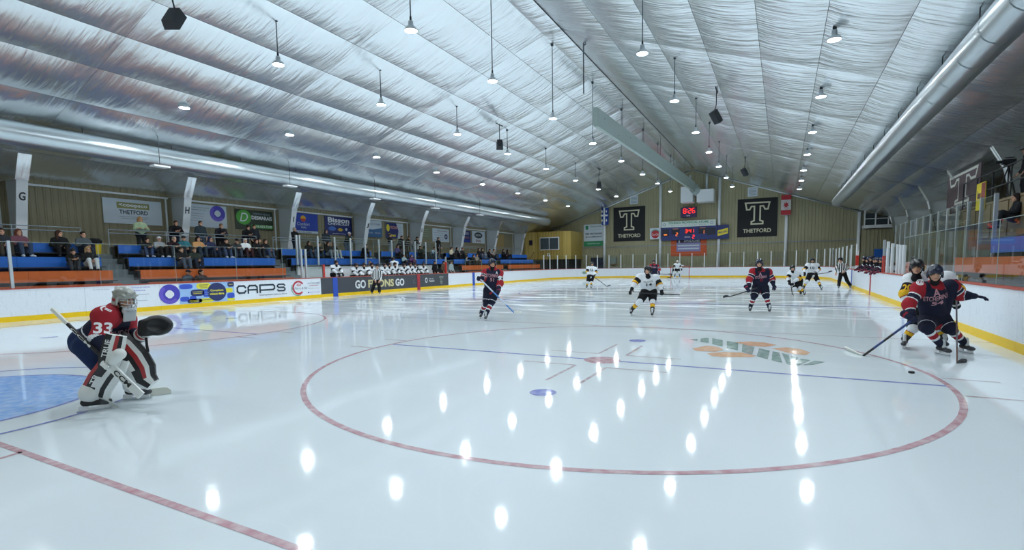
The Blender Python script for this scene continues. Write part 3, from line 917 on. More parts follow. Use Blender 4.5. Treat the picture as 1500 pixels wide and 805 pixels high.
MB().tube([(0.76, 54.62, 9.45), (0.9, 55.3, 9.2), (1.2, 55.6, 9.0)], [.5, .5, .45], 16).build('round_outlet', BM, r, True)
for u in (.2, 1.9): MB().tube([(u, 55.7, 9.3), (u, 55.7, 11)], .12, 10).build('flue_pipe', ALU, r, True)

# ------------------------------------------------------------------ hanging loudspeakers
SPK = mat('speaker_black', '1d2126', 0.6, bump=0.1)
def speaker(px, py, u_guess, z, yaw, label):
    p = G(px, py, z)
    r = empty('loudspeaker', tuple(p), label, 'loudspeaker', 'hanging loudspeakers')
    c, s_ = math.cos(yaw), math.sin(yaw)
    ex, ey, ez = np.array([c, s_, 0]), np.array([-s_ * .8, c * .8, -.6]), np.array([-s_ * .6, c * .6, .8])
    b = MB()
    pr = [(-.14, -.14), (.14, -.14), (.2, .12), (-.2, .12)]
    b.prism([p + ex * a + ey * q - ez * .3 for a, q in pr], ez * .6).build('cabinet', SPK, r)
    b2 = MB(); b2.obox(p + ey * .125, ex * .17, ey * .01, ez * .27); b2.build('grille', DARKM, r)
    top = np.array([p[0], p[1], ceil_z(p[0])])
    MB().tube([p + ez * .22, p + np.array([0, 0, .55]), top], .022, 6).build('hanger_arm', DARKM, r)
    MB().tube([top - [0, .4, .06], top + [0, .4, -.06]], .03, 6).build('cross_bar', DARKM, r)
speaker(254, 28, -5, 8.3, .5, 'black loudspeaker hanging at the upper left over the near ice')
speaker(732, 212, -6, 8.6, .5, 'black loudspeaker hanging under the left slope at mid rink')
speaker(1049, 171, 6, 8.4, 2.4, 'black loudspeaker hanging under the right slope at mid rink')
speaker(1091, 252, 6.5, 8.5, 2.4, 'far black loudspeaker hanging under the right slope')
speaker(878, 271, -5.5, 8.5, .5, 'far black loudspeaker hanging under the left slope')
# ------------------------------------------------------------------ bodies: smooth-union solids meshed with surface nets
def cap(a, b, ra, rb, m=0):
    return dict(k='c', a=np.asarray(a, float), b=np.asarray(b, float), ra=ra, rb=rb, m=m)
def ell(c, r, m=0, R=None):
    return dict(k='e', c=np.asarray(c, float), r=np.asarray(r, float), R=np.eye(3) if R is None else np.asarray(R, float), m=m)
def rbox(c, h, r, m=0, R=None):
    return dict(k='b', c=np.asarray(c, float), h=np.asarray(h, float), rr=r, R=np.eye(3) if R is None else np.asarray(R, float), m=m)
def pdist(p, X):
    if p['k'] == 'c':
        ab = p['b'] - p['a']; q = X - p['a']
        t = np.clip((q @ ab) / (ab @ ab + 1e-12), 0, 1)
        return np.linalg.norm(q - t[..., None] * ab, axis=-1) - (p['ra'] + (p['rb'] - p['ra']) * t), t
    q = (X - p['c']) @ p['R']            # columns of R are the local axes
    if p['k'] == 'e':
        k0 = np.linalg.norm(q / p['r'], axis=-1); k1 = np.linalg.norm(q / p['r'] ** 2, axis=-1) + 1e-9
        return k0 * (k0 - 1) / k1, (q[..., 2] / p['r'][2] + 1) / 2
    w = np.abs(q) - p['h'] + p['rr']
    return np.linalg.norm(np.maximum(w, 0), axis=-1) + np.minimum(w.max(-1), 0) - p['rr'], (q[..., 2] / p['h'][2] + 1) / 2
def pbb(p):
    if p['k'] == 'c':
        r = max(p['ra'], p['rb'])
        return np.minimum(p['a'], p['b']) - r, np.maximum(p['a'], p['b']) + r
    e = np.abs(p['R']) @ (p['r'] if p['k'] == 'e' else p['h'])
    return p['c'] - e, p['c'] + e
def solid(prims, res, k=0.03, neg=(), cuts=()):
    """returns V, F, tags (material index for each face)"""
    bb = [pbb(p) for p in prims]
    lo = np.min([b[0] for b in bb], 0) - 3 * res - k * .3; hi = np.max([b[1] for b in bb], 0) + 3 * res + k * .3
    n = np.ceil((hi - lo) / res).astype(int) + 1
    ax = [lo[i] + res * np.arange(n[i]) for i in range(3)]
    D = np.full(n, 1.0)
    for p, b in zip(prims, bb):
        i0 = np.maximum(np.floor((b[0] - lo - k - 2 * res) / res).astype(int), 0); i1 = np.minimum(np.ceil((b[1] - lo + k + 2 * res) / res).astype(int) + 1, n)
        X = np.stack(np.meshgrid(ax[0][i0[0]:i1[0]], ax[1][i0[1]:i1[1]], ax[2][i0[2]:i1[2]], indexing='ij'), -1)
        d, _ = pdist(p, X)
        S = (slice(i0[0], i1[0]), slice(i0[1], i1[1]), slice(i0[2], i1[2]))
        o = D[S]; h = np.clip(.5 + .5 * (o - d) / k, 0, 1)
        D[S] = o * (1 - h) + d * h - k * h * (1 - h)
    if len(neg) or len(cuts):
        X = np.stack(np.meshgrid(*ax, indexing='ij'), -1)
        for p in neg: D = np.maximum(D, -pdist(p, X)[0])
        for nn, c in cuts: D = np.maximum(D, X @ np.asarray(nn, float) - c)
    s = D < 0
    cn = n - 1
    acc = np.zeros(tuple(cn) + (3,)); cnt = np.zeros(tuple(cn))
    quads = []
    for a in range(3):
        sl0 = [slice(None)] * 3; sl1 = [slice(None)] * 3
        sl0[a] = slice(0, -1); sl1[a] = slice(1, None)
        cr = s[tuple(sl0)] != s[tuple(sl1)]
        idx = np.argwhere(cr)
        if not len(idx): continue
        j = idx.copy(); j[:, a] += 1
        d0 = D[tuple(idx.T)]; d1 = D[tuple(j.T)]
        pos = idx.astype(float); pos[:, a] += d0 / (d0 - d1)
        b, c = (a + 1) % 3, (a + 2) % 3
        cells = []
        for db, dc in ((-1, -1), (0, -1), (0, 0), (-1, 0)):
            q = idx.copy(); q[:, b] += db; q[:, c] += dc
            cells.append(q)
        ok = np.all([np.all((q >= 0) & (q < cn), 1) for q in cells], 0)
        for q in cells:
            np.add.at(acc, tuple(q[ok].T), pos[ok]); np.add.at(cnt, tuple(q[ok].T), 1)
        ins = s[tuple(idx.T)][ok]
        Q = np.stack([q[ok] for q in cells], 1)
        Q[~ins] = Q[~ins][:, ::-1]
        quads.append(Q)
    use = cnt > 0
    ids = np.full(tuple(cn), -1); ids[use] = np.arange(use.sum())
    V = lo + acc[use] / cnt[use][:, None] * res
    Q = np.concatenate(quads)
    F = ids[Q[..., 0], Q[..., 1], Q[..., 2]]
    C = V[F].mean(1)
    best = np.full(len(C), 9.0); tg = np.zeros(len(C), int)
    for p in prims:
        d, t = pdist(p, C)
        m = p['m']
        if isinstance(m, list):
            mi = np.zeros(len(C), int); prev = -1e9
            for tm, v in m:
                mi[(t > prev) & (t <= tm)] = v; prev = tm
            mi[t > m[-1][0]] = m[-1][1]
        elif callable(m):
            mi = m(C, t)
        else:
            mi = np.full(len(C), m)
        u = d < best
        best[u] = d[u]; tg[u] = mi[u]
    return V, F, tg

def frame(fwd, up=(0, 0, 1)):
    """columns: right, forward, up"""
    f = np.asarray(fwd, float); f = f / np.linalg.norm(f)
    r = np.cross(f, np.asarray(up, float)); r /= np.linalg.norm(r)
    u = np.cross(r, f)
    return np.stack([r, f, u], 1)
def xf(T, R, c):
    V, F, t = T
    return V @ R.T + np.asarray(c, float), F, t
def merge(parts):
    V = []; F = []; t = []; n = 0
    for v, f, g_ in parts:
        V.append(v); F.append(f + n); t.append(g_); n += len(v)
    return np.concatenate(V), np.concatenate(F), np.concatenate(t)

# -- head, hair, helmets (x right, y forward, z up, origin mid head)
HEADP = [ell((0, -.012, .03), (.076, .098, .098)), ell((0, .03, -.045), (.060, .064, .078)), ell((0, .068, -.098), (.027, .024, .022)),
         cap((0, .094, .016), (0, .112, -.022), .009, .014), cap((-.04, .084, .034), (.04, .084, .034), .012, .012),
         ell((-.079, -.008, -.008), (.011, .022, .032)), ell((.079, -.008, -.008), (.011, .022, .032)),
         ell((-.032, .0905, .012), (.0095, .008, .0055), 1), ell((.032, .0905, .012), (.0095, .008, .0055), 1),
         cap((-.036, .093, .034), (-.018, .097, .035), .0038, .0038, 3), cap((.036, .093, .034), (.018, .097, .035), .0038, .0038, 3),
         cap((-.019, .0885, -.062), (.019, .0885, -.062), .0055, .0055, 2)]
HEAD = solid(HEADP, 0.0085, 0.016)
HEADLO = solid(HEADP, 0.0095, 0.016)
HAIR = {
    'short': solid([ell((0, -.018, .042), (.086, .106, .098)), ell((0, -.06, -.02), (.075, .065, .075))], .012, .02, neg=[ell((0, .10, -.03), (.085, .10, .092))], cuts=[((0, 0, -1), .075)]),
    'long': solid([ell((0, -.018, .042), (.09, .11, .10)), cap((-.065, -.03, .0), (-.075, -.02, -.2), .05, .035), cap((.065, -.03, .0), (.075, -.02, -.2), .05, .035), cap((0, -.06, 0), (0, -.08, -.22), .07, .055)], .014, .03, neg=[ell((0, .115, -.045), (.078, .125, .115))]),
    'cap': solid([ell((0, -.015, .055), (.09, .112, .085)), rbox((0, .125, .055), (.07, .06, .010), .01)], .012, .012, cuts=[((0, 0, -1), -.035)]),
    'beanie': solid([ell((0, -.015, .05), (.092, .112, .105)), ell((0, -.015, .165), (.03, .03, .03))], .013, .01, neg=[ell((0, .12, -.05), (.09, .10, .095))], cuts=[((0, 0, -1), -.005)]),
    'hood': solid([ell((0, -.02, .04), (.105, .122, .118)), ell((0, -.07, -.08), (.11, .09, .09))], .014, .03, neg=[ell((0, .13, -.02), (.082, .14, .11))]),
}
HELMET = solid([ell((0, -.012, .035), (.104, .132, .115)), rbox((-.098, -.02, -.03), (.014, .045, .05), .012), rbox((.098, -.02, -.03), (.014, .045, .05), .012),
                cap((-.035, .10, .09), (-.035, -.11, .11), .016, .016), cap((.035, .10, .09), (.035, -.11, .11), .016, .016), cap((-.075, .09, .055), (-.08, -.09, .065), .014, .014), cap((.075, .09, .055), (.08, -.09, .065), .014, .014)],
               .0105, .012, neg=[ell((0, .135, -.065), (.088, .12, .092)), ell((0, -.01, -.02), (.083, .108, .115))], cuts=[((0, 0, -1), .085)])
NGUARD = solid([cap((0, .008, -.145), (0, -.015, -.19), .062, .08), ell((0, .048, -.118), (.05, .048, .026)), cap((-.085, 0, -.03), (-.055, .04, -.105), .010, .012), cap((.085, 0, -.03), (.055, .04, -.105), .010, .012)], .0115, .02)
def cage_geo():
    b = MB()
    for x in (-.05, -.018, .018, .05):
        b.tube([(x, .128 - abs(x) * .3, .02), (x, .15 - abs(x) * .5, -.04), (x * .8, .12, -.12)], .0035, 5)
    for z, y, wd in ((.0, .14, .085), (-.035, .148, .085), (-.07, .14, .08), (-.10, .13, .06)):
        b.tube([(-wd, .06, z), (-wd * .55, y - .02, z), (0, y, z), (wd * .55, y - .02, z), (wd, .06, z)], .0035, 5)
    return np.array(b.V), b.F
# -- hands. grip: x along the held shaft, y wrist to knuckles, z back of the hand; shaft runs through the origin
def grip_hand(r, cuff):
    p = [rbox((0, -.005, .036), (.046, .048, .017), .014)]
    for i, (x, l) in enumerate(((-.036, .92), (-.012, 1.0), (.012, .96), (.036, .80))):
        p += [cap((x, .036, .036), (x, .054 * l, .004), r, r * .95), cap((x, .054 * l, .004), (x, .030, -.030 * l), r * .95, r * .9), cap((x, .030, -.030 * l), (x, .002, -.026), r * .9, r * .8)]
    p += [cap((-.048, -.03, .028), (-.058, .006, .002), r * 1.25, r * 1.15), cap((-.058, .006, .002), (-.03, .03, -.036), r * 1.15, r)]
    if cuff: p += [cap((0, -.045, .03), (0, -.15, .03), .05, .064, [(.45, 0), (.75, 1), (1, 0)])]
    else: p += [cap((0, -.04, .034), (0, -.09, .034), .03, .03)]
    return solid(p, .0085 if cuff else .0075, .008)
def open_hand(r, cuff, curl=.35):
    p = [rbox((0, .0, 0), (.043, .05, .016), .013)]
    for x, l, s_ in ((-.034, .85, -.12), (-.011, 1.0, -.03), (.012, .95, .05), (.034, .75, .15)):
        a = np.array([x, .045, 0]); b_ = a + np.array([s_ * .04, .042 * l, -.010 * curl * 3]); c = b_ + np.array([s_ * .03, .03 * l, -.028 * curl * 2.2]); d = c + np.array([0, .016 * l, -.026 * curl * 2.2])
        p += [cap(a, b_, r, r * .95), cap(b_, c, r * .95, r * .88), cap(c, d, r * .88, r * .78)]
    p += [cap((-.04, -.025, -.004), (-.07, .012, -.016), r * 1.3, r * 1.1), cap((-.07, .012, -.016), (-.072, .045, -.026), r * 1.1, r * .9)]
    if cuff: p += [cap((0, -.045, 0), (0, -.15, 0), .05, .064, [(.45, 0), (.75, 1), (1, 0)])]
    else: p += [cap((0, -.04, 0), (0, -.09, 0), .028, .03)]
    return solid(p, .0085 if cuff else .0075, .008)
GL_GRIP, GL_OPEN = grip_hand(.0135, True), open_hand(.0135, True)
HD_GRIP, HD_OPEN = grip_hand(.0095, False), open_hand(.0095, False)
# -- skate (y forward, z up, origin at the ankle; blade bottom at z = -0.165)
SKATE = solid([cap((0, -.01, .05), (0, -.015, -.04), .052, .045, 0), cap((0, -.045, -.055), (0, .13, -.075), .042, .036, [(.75, 0), (1, 1)]), ell((0, .155, -.075), (.041, .045, .034), 1), cap((0, .035, .07), (0, .06, -.03), .03, .025, 2)], .011, .02)
def blade_geo():
    h = MB()
    h.obox((0, -.06, -.115), (.014, 0, 0), (0, .045, 0), (0, 0, .025)); h.obox((0, .12, -.118), (.013, 0, 0), (0, .05, 0), (0, 0, .022)); h.obox((0, .03, -.137), (.008, 0, 0), (0, .14, 0), (0, 0, .008))
    r_ = MB(); r_.prism([(-.003, -.12, -.145), (-.003, .185, -.145), (-.003, .20, -.155), (-.003, .18, -.165), (-.003, -.11, -.165), (-.003, -.125, -.155)], (.006, 0, 0))
    return (np.array(h.V), h.F), (np.array(r_.V), r_.F)
BLADE = blade_geo()

SKIN = mat('skin', 'c79a80', 0.6, spec=0.3); EYE = mat('eye_dark', '2a211c', 0.3); LIP = mat('lip', 'a87464', 0.5); BROW = mat('brow', '4a372b', 0.8)
HELM_BLK = mat('helmet_black', '181b1f', 0.25); HELM_NVY = mat('helmet_navy', '1d2438', 0.25)
STEEL = mat('skate_steel', 'cfd6da', 0.25, 0.9); SKBLK = mat('skate_black', '17181b', 0.5); SKGRY = mat('skate_toe', '3a3d42', 0.5); LACE = mat('skate_lace', 'c9cfd2', 0.7)
TAPE = mat('white_tape', 'e4e6dc', 0.8)
NECKM = fab('1b1c20')

def stick(label, butt, heel, toe, shaft_m, blade_m, grip=None, group='players sticks', wide=0.016, blade_h=0.07):
    butt, heel, toe = (np.asarray(q, float) for q in (butt, heel, toe))
    r = empty('hockey_stick', tuple(heel), label, 'hockey stick', group)
    n = 4
    b = MB()
    d = heel - butt; ln = np.linalg.norm(d); d /= ln
    sd = np.cross(d, [0, 0, 1.0]); sd /= np.linalg.norm(sd) + 1e-9
    u2 = np.cross(sd, d)
    cuts = [0, .12, .45, .62, .8, 1.0]
    for i in range(5):
        a, c = butt + d * ln * cuts[i], butt + d * ln * cuts[i + 1]
        b.mi = (0 if i == 0 else 1 + (i % 2))
        b.obox((a + c) / 2, sd * wide * .7, u2 * wide, (c - a) / 2)
    b.build('shaft', [TAPE if grip is None else grip, shaft_m[0], shaft_m[1]], r)
    e = toe - heel; el = np.linalg.norm(e); e /= el
    up = u2 - e * (u2 @ e)
    if np.linalg.norm(up) < .2: up = np.cross(e, sd)
    if up[2] < 0: up = -up
    up /= np.linalg.norm(up); th = np.cross(e, up)
    h = blade_h
    pts = []
    N = 7
    V = []; F = []
    for i in range(N + 1):
        t = i / N
        c = heel + e * el * t + th * 0.035 * t * t
        hh = h * (0.55 + .45 * min(1, t * 2.5)) * (1 if t < .85 else 1 - (t - .85) * 2.2)
        for a_, q in ((-.006, 0), (.006, 0), (.006, hh), (-.006, hh)):
            V.append(c + th * a_ + up * q)
    for i in range(N):
        for k_ in range(4):
            F.append((i * 4 + k_, i * 4 + (k_ + 1) % 4, i * 4 + 4 + (k_ + 1) % 4, i * 4 + 4 + k_))
    F += [(0, 1, 2, 3), (N * 4 + 3, N * 4 + 2, N * 4 + 1, N * 4)]
    mk('blade', V, F, blade_m, r)
    return r

def part(name, geo, mats, parent, smooth=True):
    V, F, t = geo
    return mk(name, V, F, mats, parent, smooth, t)

def skater(label, J, style, res=0.02, group='skaters on the ice', hands=('grip', 'grip'), axes=(None, None), cage=False, headfwd=None, bodyfwd=None, sticklab=None, skates=True, name='person'):
    """J: joints in world space: head neck chest pelvis shL shR elL elR wrL wrR hipL hipR knL knR anL anR toeL toeR (L = image left)"""
    J = {k_: np.asarray(v, float) for k_, v in J.items()}
    root = empty(name, (J['pelvis'][0], J['pelvis'][1], min(J['anL'][2], J['anR'][2]) - .165), label, 'person', group)
    fwd = np.asarray(bodyfwd, float); hf = np.asarray(headfwd if headfwd is not None else bodyfwd, float)
    HR = frame(hf)
    hi_ = res < .016
    # body under the kit: one continuous figure
    bp = [cap(J['neck'] - [0, 0, .03], J['head'] - HR[:, 2] * .07, .055, .05), cap(J['chest'] - fwd * .03, J['pelvis'], .10, .11), cap(J['shL'] - [0, 0, .03] - fwd * .03, J['shR'] - [0, 0, .03] - fwd * .03, .045, .045)]
    for s_ in 'LR':
        bp += [cap(J['sh' + s_], J['el' + s_], .055, .042), cap(J['el' + s_], J['wr' + s_], .042, .03), cap(J['hip' + s_], J['kn' + s_], .08, .055), cap(J['kn' + s_], J['an' + s_], .055, .04), cap(J['pelvis'], J['hip' + s_], .1, .09), cap(J['chest'] - fwd * .05, J['sh' + s_] - [0, 0, .02], .05, .04)]
    body = merge([solid(bp, max(res, .02), .05), xf(HEAD if hi_ else HEADLO, HR, J['head'])])
    part('body', body, [SKIN, EYE, LIP, BROW], root)
    st = style
    # jersey
    C = st['jersey']       # list of materials
    ac = (J['shL'] - J['shR']); ac /= np.linalg.norm(ac)
    low = J['pelvis'] + (J['pelvis'] - J['chest']) * .12
    nb = J['neck'] - [0, 0, .02]
    jp = [cap(J['shL'] - ac * .07, low + ac * .075, .115, .13, st['side']), cap(J['shR'] + ac * .07, low - ac * .075, .115, .13, st['side']), cap(nb - fwd * .02, low, .13, .15, st['mid']),
          cap(J['chest'] + fwd * .05 + ac * .06, J['chest'] + fwd * .05 - ac * .06, .12, .12, 0)]
    for s_, q in (('L', 1), ('R', -1)):
        jp += [ell(J['sh' + s_] + [0, 0, .03] - fwd * .02, (.11, .11, .085), st['yoke']), cap(J['sh' + s_], J['el' + s_], .098, .085, st['upper']), cap(J['el' + s_], J['wr' + s_] + (J['el' + s_] - J['wr' + s_]) * .12, .085, .068, st['lower'])]
    jer = part('jersey', solid(jp, res, .075), C, root)
    # pants
    pp = [cap(J['pelvis'] + ac * .08, J['pelvis'] - ac * .08, .165, .165, 0)]
    for s_ in 'LR':
        k2 = J['kn' + s_] + (J['hip' + s_] - J['kn' + s_]) * .16
        pp += [cap(J['hip' + s_], k2, .145, .118, [(.91, 0), (.955, 1), (1, 0)])]
    part('hockey_pants', solid(pp, res, .03), [st['pants'], st['pants2']], root)
    for s_ in 'LR':
        kn, an = J['kn' + s_], J['an' + s_]
        sp = [ell(kn + fwd * .015, (.088, .088, .09), 0), cap(kn, an, .083, .058, st['sock'])]
        part('sock', solid(sp, min(res, .018), .02), st['sockm'], root)
        # skate
        if skates:
            tf = J['toe' + s_] - an; tf[2] = 0
            SR = frame(tf)
            sk = part('skate', xf(SKATE, SR, an), [SKBLK, SKGRY, LACE], root)
            (hv, hF), (rv, rF) = BLADE
            mk('blade_holder', hv @ SR.T + an, hF, WHITE, sk)
            mk('blade', rv @ SR.T + an, rF, STEEL, sk)
        # glove
        w_ = J['wr' + s_]; hd = w_ - J['el' + s_]; hd /= np.linalg.norm(hd)
        i = 'LR'.index(s_)
        if hands[i] is None:
            continue
        if hands[i] == 'grip' and axes[i] is not None:
            x = np.asarray(axes[i], float); x /= np.linalg.norm(x)
            y = hd - x * (hd @ x)
            if np.linalg.norm(y) < .15: y = np.array([0, 0, -1.0]) - x * (-x[2])
            y /= np.linalg.norm(y); z = np.cross(x, y)
            if z @ fwd < -.3 : x = -x; z = -z
            R_ = np.stack([x, y, z], 1)
            c = w_ + y * .10
            c = J.get('gr' + s_, c)
            part('glove', xf(GL_GRIP, R_, c), [st['glove'], st['glove2']], root)
        else:
            x = np.cross(hd, [0, 0, 1.0]); x /= np.linalg.norm(x) + 1e-9
            R_ = np.stack([x, hd, np.cross(x, hd)], 1)
            part('glove', xf(GL_OPEN, R_, w_ + hd * .1), [st['glove'], st['glove2']], root)
    part('neck_guard', xf(NGUARD, HR, J['head']), NECKM, root)
    he = part('helmet', xf(HELMET, HR, J['head']), st['helmet'], root)
    if cage:
        cv, cf = cage_geo()
        mk('face_cage', cv @ HR.T + J['head'], cf, st.get('cagem', STEEL), he)
    root['_j'] = 0
    del root['_j']
    return root, jer, J
def print_on(target, parent, body, c, right, up, w_, h, m, name='lettering', bold=.02, geo=None, off=.006, rot=0.0, px=None):
    """flat lettering pressed on to a curved garment"""
    dg = target.data
    org = ORG[target]
    bv = BVHTree.FromPolygons([tuple(v.co) for v in dg.vertices], [tuple(p.vertices) for p in dg.polygons])
    if px is not None:            # centre the print where that side of the garment faces
        d = px_ray(*px); d = d / np.linalg.norm(d)
        hit = bv.ray_cast(Vector(CAM - org), Vector(d))
        if hit[0] is not None: c = np.array(hit[0]) + org
        right = np.cross(d, np.array([0, 0, 1.0])); up = np.cross(right, d)
    V, F = geo if geo is not None else text_geo(body, bold)
    V = [tuple(q) for q in np.asarray(V, float)[:, :2]]
    T = [(f[0], f[i], f[i + 1]) for f in F for i in range(1, len(f) - 1)]
    for _ in range(4):               # cut long triangles so that the print can follow the cloth
        N_, mids = [], {}
        def mid_(a, b):
            k_ = (min(a, b), max(a, b))
            if k_ not in mids:
                V.append(((V[a][0] + V[b][0]) / 2, (V[a][1] + V[b][1]) / 2)); mids[k_] = len(V) - 1
            return mids[k_]
        lim = 0.022; more = False
        for a, b, c_ in T:
            e = [math.hypot((V[p][0] - V[q][0]) * w_, (V[p][1] - V[q][1]) * h) for p, q in ((a, b), (b, c_), (c_, a))]
            i = int(np.argmax(e))
            if e[i] > lim:
                more = True
                p, q, r_ = ((a, b, c_), (b, c_, a), (c_, a, b))[i]
                m_ = mid_(p, q); N_ += [(p, m_, r_), (m_, q, r_)]
            else:
                N_.append((a, b, c_))
        T = N_
        if not more: break
    F = T
    right = np.asarray(right, float); right /= np.linalg.norm(right)
    up = np.asarray(up, float); up -= right * (up @ right); up /= np.linalg.norm(up)
    if rot:
        right, up = right * math.cos(rot) + up * math.sin(rot), up * math.cos(rot) - right * math.sin(rot)
    n = np.cross(right, up)
    out = []
    for x, y in V:
        q = np.asarray(c, float) + right * x * w_ + up * y * h - org
        hit = bv.ray_cast(Vector(q + n * .5), Vector(-n), 1.2)
        p = np.array(hit[0]) if hit[0] is not None else q
        out.append(p + n * off + org)
    return mk(name, out, F, m, parent)
# ------------------------------------------------------------------ the players on the ice
NAVY, RED, WHT, GOLD, BLACK, DGREY = fab('1d2136'), fab('9c2630'), fab('dde2e6'), fab('e3b42e'), fab('191a1d'), fab('4b4a48')
RUST = fab('a4522e')
RED_T = dict(jersey=[NAVY, RED, WHT], side=[(.92, 0), (.95, 2), (1, 1)], mid=[(.03, 1), (.92, 0), (.95, 2), (1, 1)], yoke=1,
             upper=[(.40, 1), (.46, 2), (.68, 0), (.74, 2), (1, 1)], lower=[(.62, 1), (.70, 2), (1, 0)], pants=fab('1a1d2e'), pants2=WHT,
             sock=[(.22, 0), (.32, 2), (.52, 1), (.62, 2), (1, 0)], sockm=[NAVY, RED, WHT], glove=fab('22263c'), glove2=fab('8e2a38'), helmet=HELM_NVY)
WHT_T = dict(jersey=[WHT, BLACK, GOLD, RUST], side=[(.90, 0), (.95, 2), (1, 0)], mid=[(.92, 0), (.96, 2), (1, 0)], yoke=0,
             upper=[(.40, 0), (.95, 1), (1, 2)], lower=[(.22, 2), (.32, 3), (1, 0)], pants=BLACK, pants2=BLACK,
             sock=[(.36, 0), (.42, 3), (.66, 2), (1, 1)], sockm=[WHT, fab('3c3a38'), GOLD, RUST], glove=fab('1c1d20'), glove2=fab('c9cdd0'), helmet=HELM_BLK)
CARBON = paint('23262b', 0.35)
def trace(d0, j, feet):
    J = {}
    for k_, v in j.items():
        J[k_] = P(v[0], v[1], d0 + (v[2] if len(v) > 2 else 0.0))
    for s_, (a, t) in zip('LR', feet):
        g_ = G(*a); J['an' + s_] = g_ + [0, 0, .165]; J['toe' + s_] = G(*t)
    return J
def fdepth(feet):
    return (depth_of(G(*feet[0][0])) + depth_of(G(*feet[1][0]))) / 2
TOCAM = lambda p: np.array([CAM[0] - p[0], CAM[1] - p[1], 0]) / np.hypot(CAM[0] - p[0], CAM[1] - p[1])
def yawed(v, deg):
    a = math.radians(deg); return np.array([v[0] * math.cos(a) - v[1] * math.sin(a), v[0] * math.sin(a) + v[1] * math.cos(a), v[2] if len(v) > 2 else 0])
def chest_print(jer, J, fwd, items):
    up = J['neck'] - J['pelvis']; right = np.cross(up, fwd) * -1
    right = np.cross(np.array([0, 0, 1.0]), fwd) * 1.0
    # viewer's right when looking at the chest
    right = np.cross(up / np.linalg.norm(up), np.asarray(fwd, float))
    for body, dx, dz, w_, h, m, b in items:
        r_ = right / np.linalg.norm(right)
        c = J['chest'] + r_ * dx + up / np.linalg.norm(up) * dz
        print_on(jer, jer, body, c, r_, up, w_, h, m, bold=b)

CREST_R = mat('crest_pink_grey', 'b98a94', 0.7); NUMW = mat('number_white', 'e8ebee', 0.7); NUMB = mat('number_black', '1c1c1e', 0.7); CREST_G = mat('crest_grey', '6d6a5c', 0.7)

# --- navy skater reaching along the right boards
feet = (((1378, 519), (1392, 522)), ((1412, 516), (1427, 519)))
d0 = fdepth(feet)
hL = P(1337, 468, d0 - .28); heel = G(1264, 521); toe = G(1237, 512)
J = trace(d0, dict(head=(1370, 400, -.22), neck=(1369, 418, -.12), chest=(1369, 432, -.08), pelvis=(1369, 466, .08), shL=(1346, 423, -.08), shR=(1394, 420, .02), elL=(1331, 446, -.12), wrL=(1335, 461, -.24),
                   elR=(1407, 432, .0), wrR=(1421, 433, -.1), hipL=(1359, 469, .05), hipR=(1379, 469, .1), knL=(1357, 480, -.14), knR=(1392, 481, -.05)), feet)
J['grL'] = hL
fwd = yawed(TOCAM(J['pelvis']), 8)
r, jer, J = skater('navy and red skater 54 with arm stretched out along the right boards', J, RED_T, .010, axes=(heel - hL, None), hands=('grip', 'open'), bodyfwd=fwd, headfwd=fwd + [0, 0, -.25])
chest_print(jer, J, fwd, [('ETCHEMINS', 0.0, .02, .34, .085, CREST_R, .012), ('54', 0.02, -.085, .17, .085, CREST_R, .03), ('A', .005, .11, .10, .11, CREST_R, .02)])
print_on(jer, jer, '@', J['shL'] + [0, 0, .03], RT, np.array([0, 0, 1.0]), .11, .10, NUMW, bold=.03, name='shoulder_badge', px=(1348, 413))
stick('blue-black hockey stick with white blade reaching toward the puck', hL + (hL - heel) / np.linalg.norm(hL - heel) * .10, heel, toe, [CARBON, paint('2d437c', .35)], TAPE, grip=CARBON)

# --- white skater pressed behind him
feet = (((1325, 509), (1320, 513)), ((1382, 509), (1390, 513)))
d0 = fdepth(feet)
hR = P(1401, 437, d0 - .3); heel = G(1402, 532); toe = G(1411, 530)
J = trace(d0, dict(head=(1343, 391, -.2), neck=(1346, 409, -.05), chest=(1356, 418, .05), pelvis=(1358, 456, .15), shL=(1333, 410, .0), shR=(1388, 407, .15), elL=(1326, 430, -.12), wrL=(1333, 446, -.2),
                   elR=(1404, 424, -.02), wrR=(1402, 431, -.25), hipL=(1346, 458, .12), hipR=(1368, 458, .2), knL=(1338, 480, -.05), knR=(1377, 482, .05)), feet)
J['grR'] = hR
fwd = yawed(TOCAM(J['pelvis']), 5)
r, jer, J = skater('white and gold skater 20 squeezed in behind the navy skater on the boards', J, WHT_T, .010, axes=(None, heel - hR), hands=('open', 'grip'), bodyfwd=fwd, headfwd=yawed(fwd, -6) + [0, 0, -.1])
print_on(jer, jer, '20', P(1327, 420, d0 - .2), RT, np.array([0, 0, 1.0]), .13, .12, GOLD, bold=.03, px=(1329, 421))
stick('upright dark hockey stick held against the ice by the white skater 20', hR + (hR - heel) / np.linalg.norm(hR - heel) * .2, heel, toe, [paint('5a3e38', .4), paint('6c6a70', .4)], CARBON)

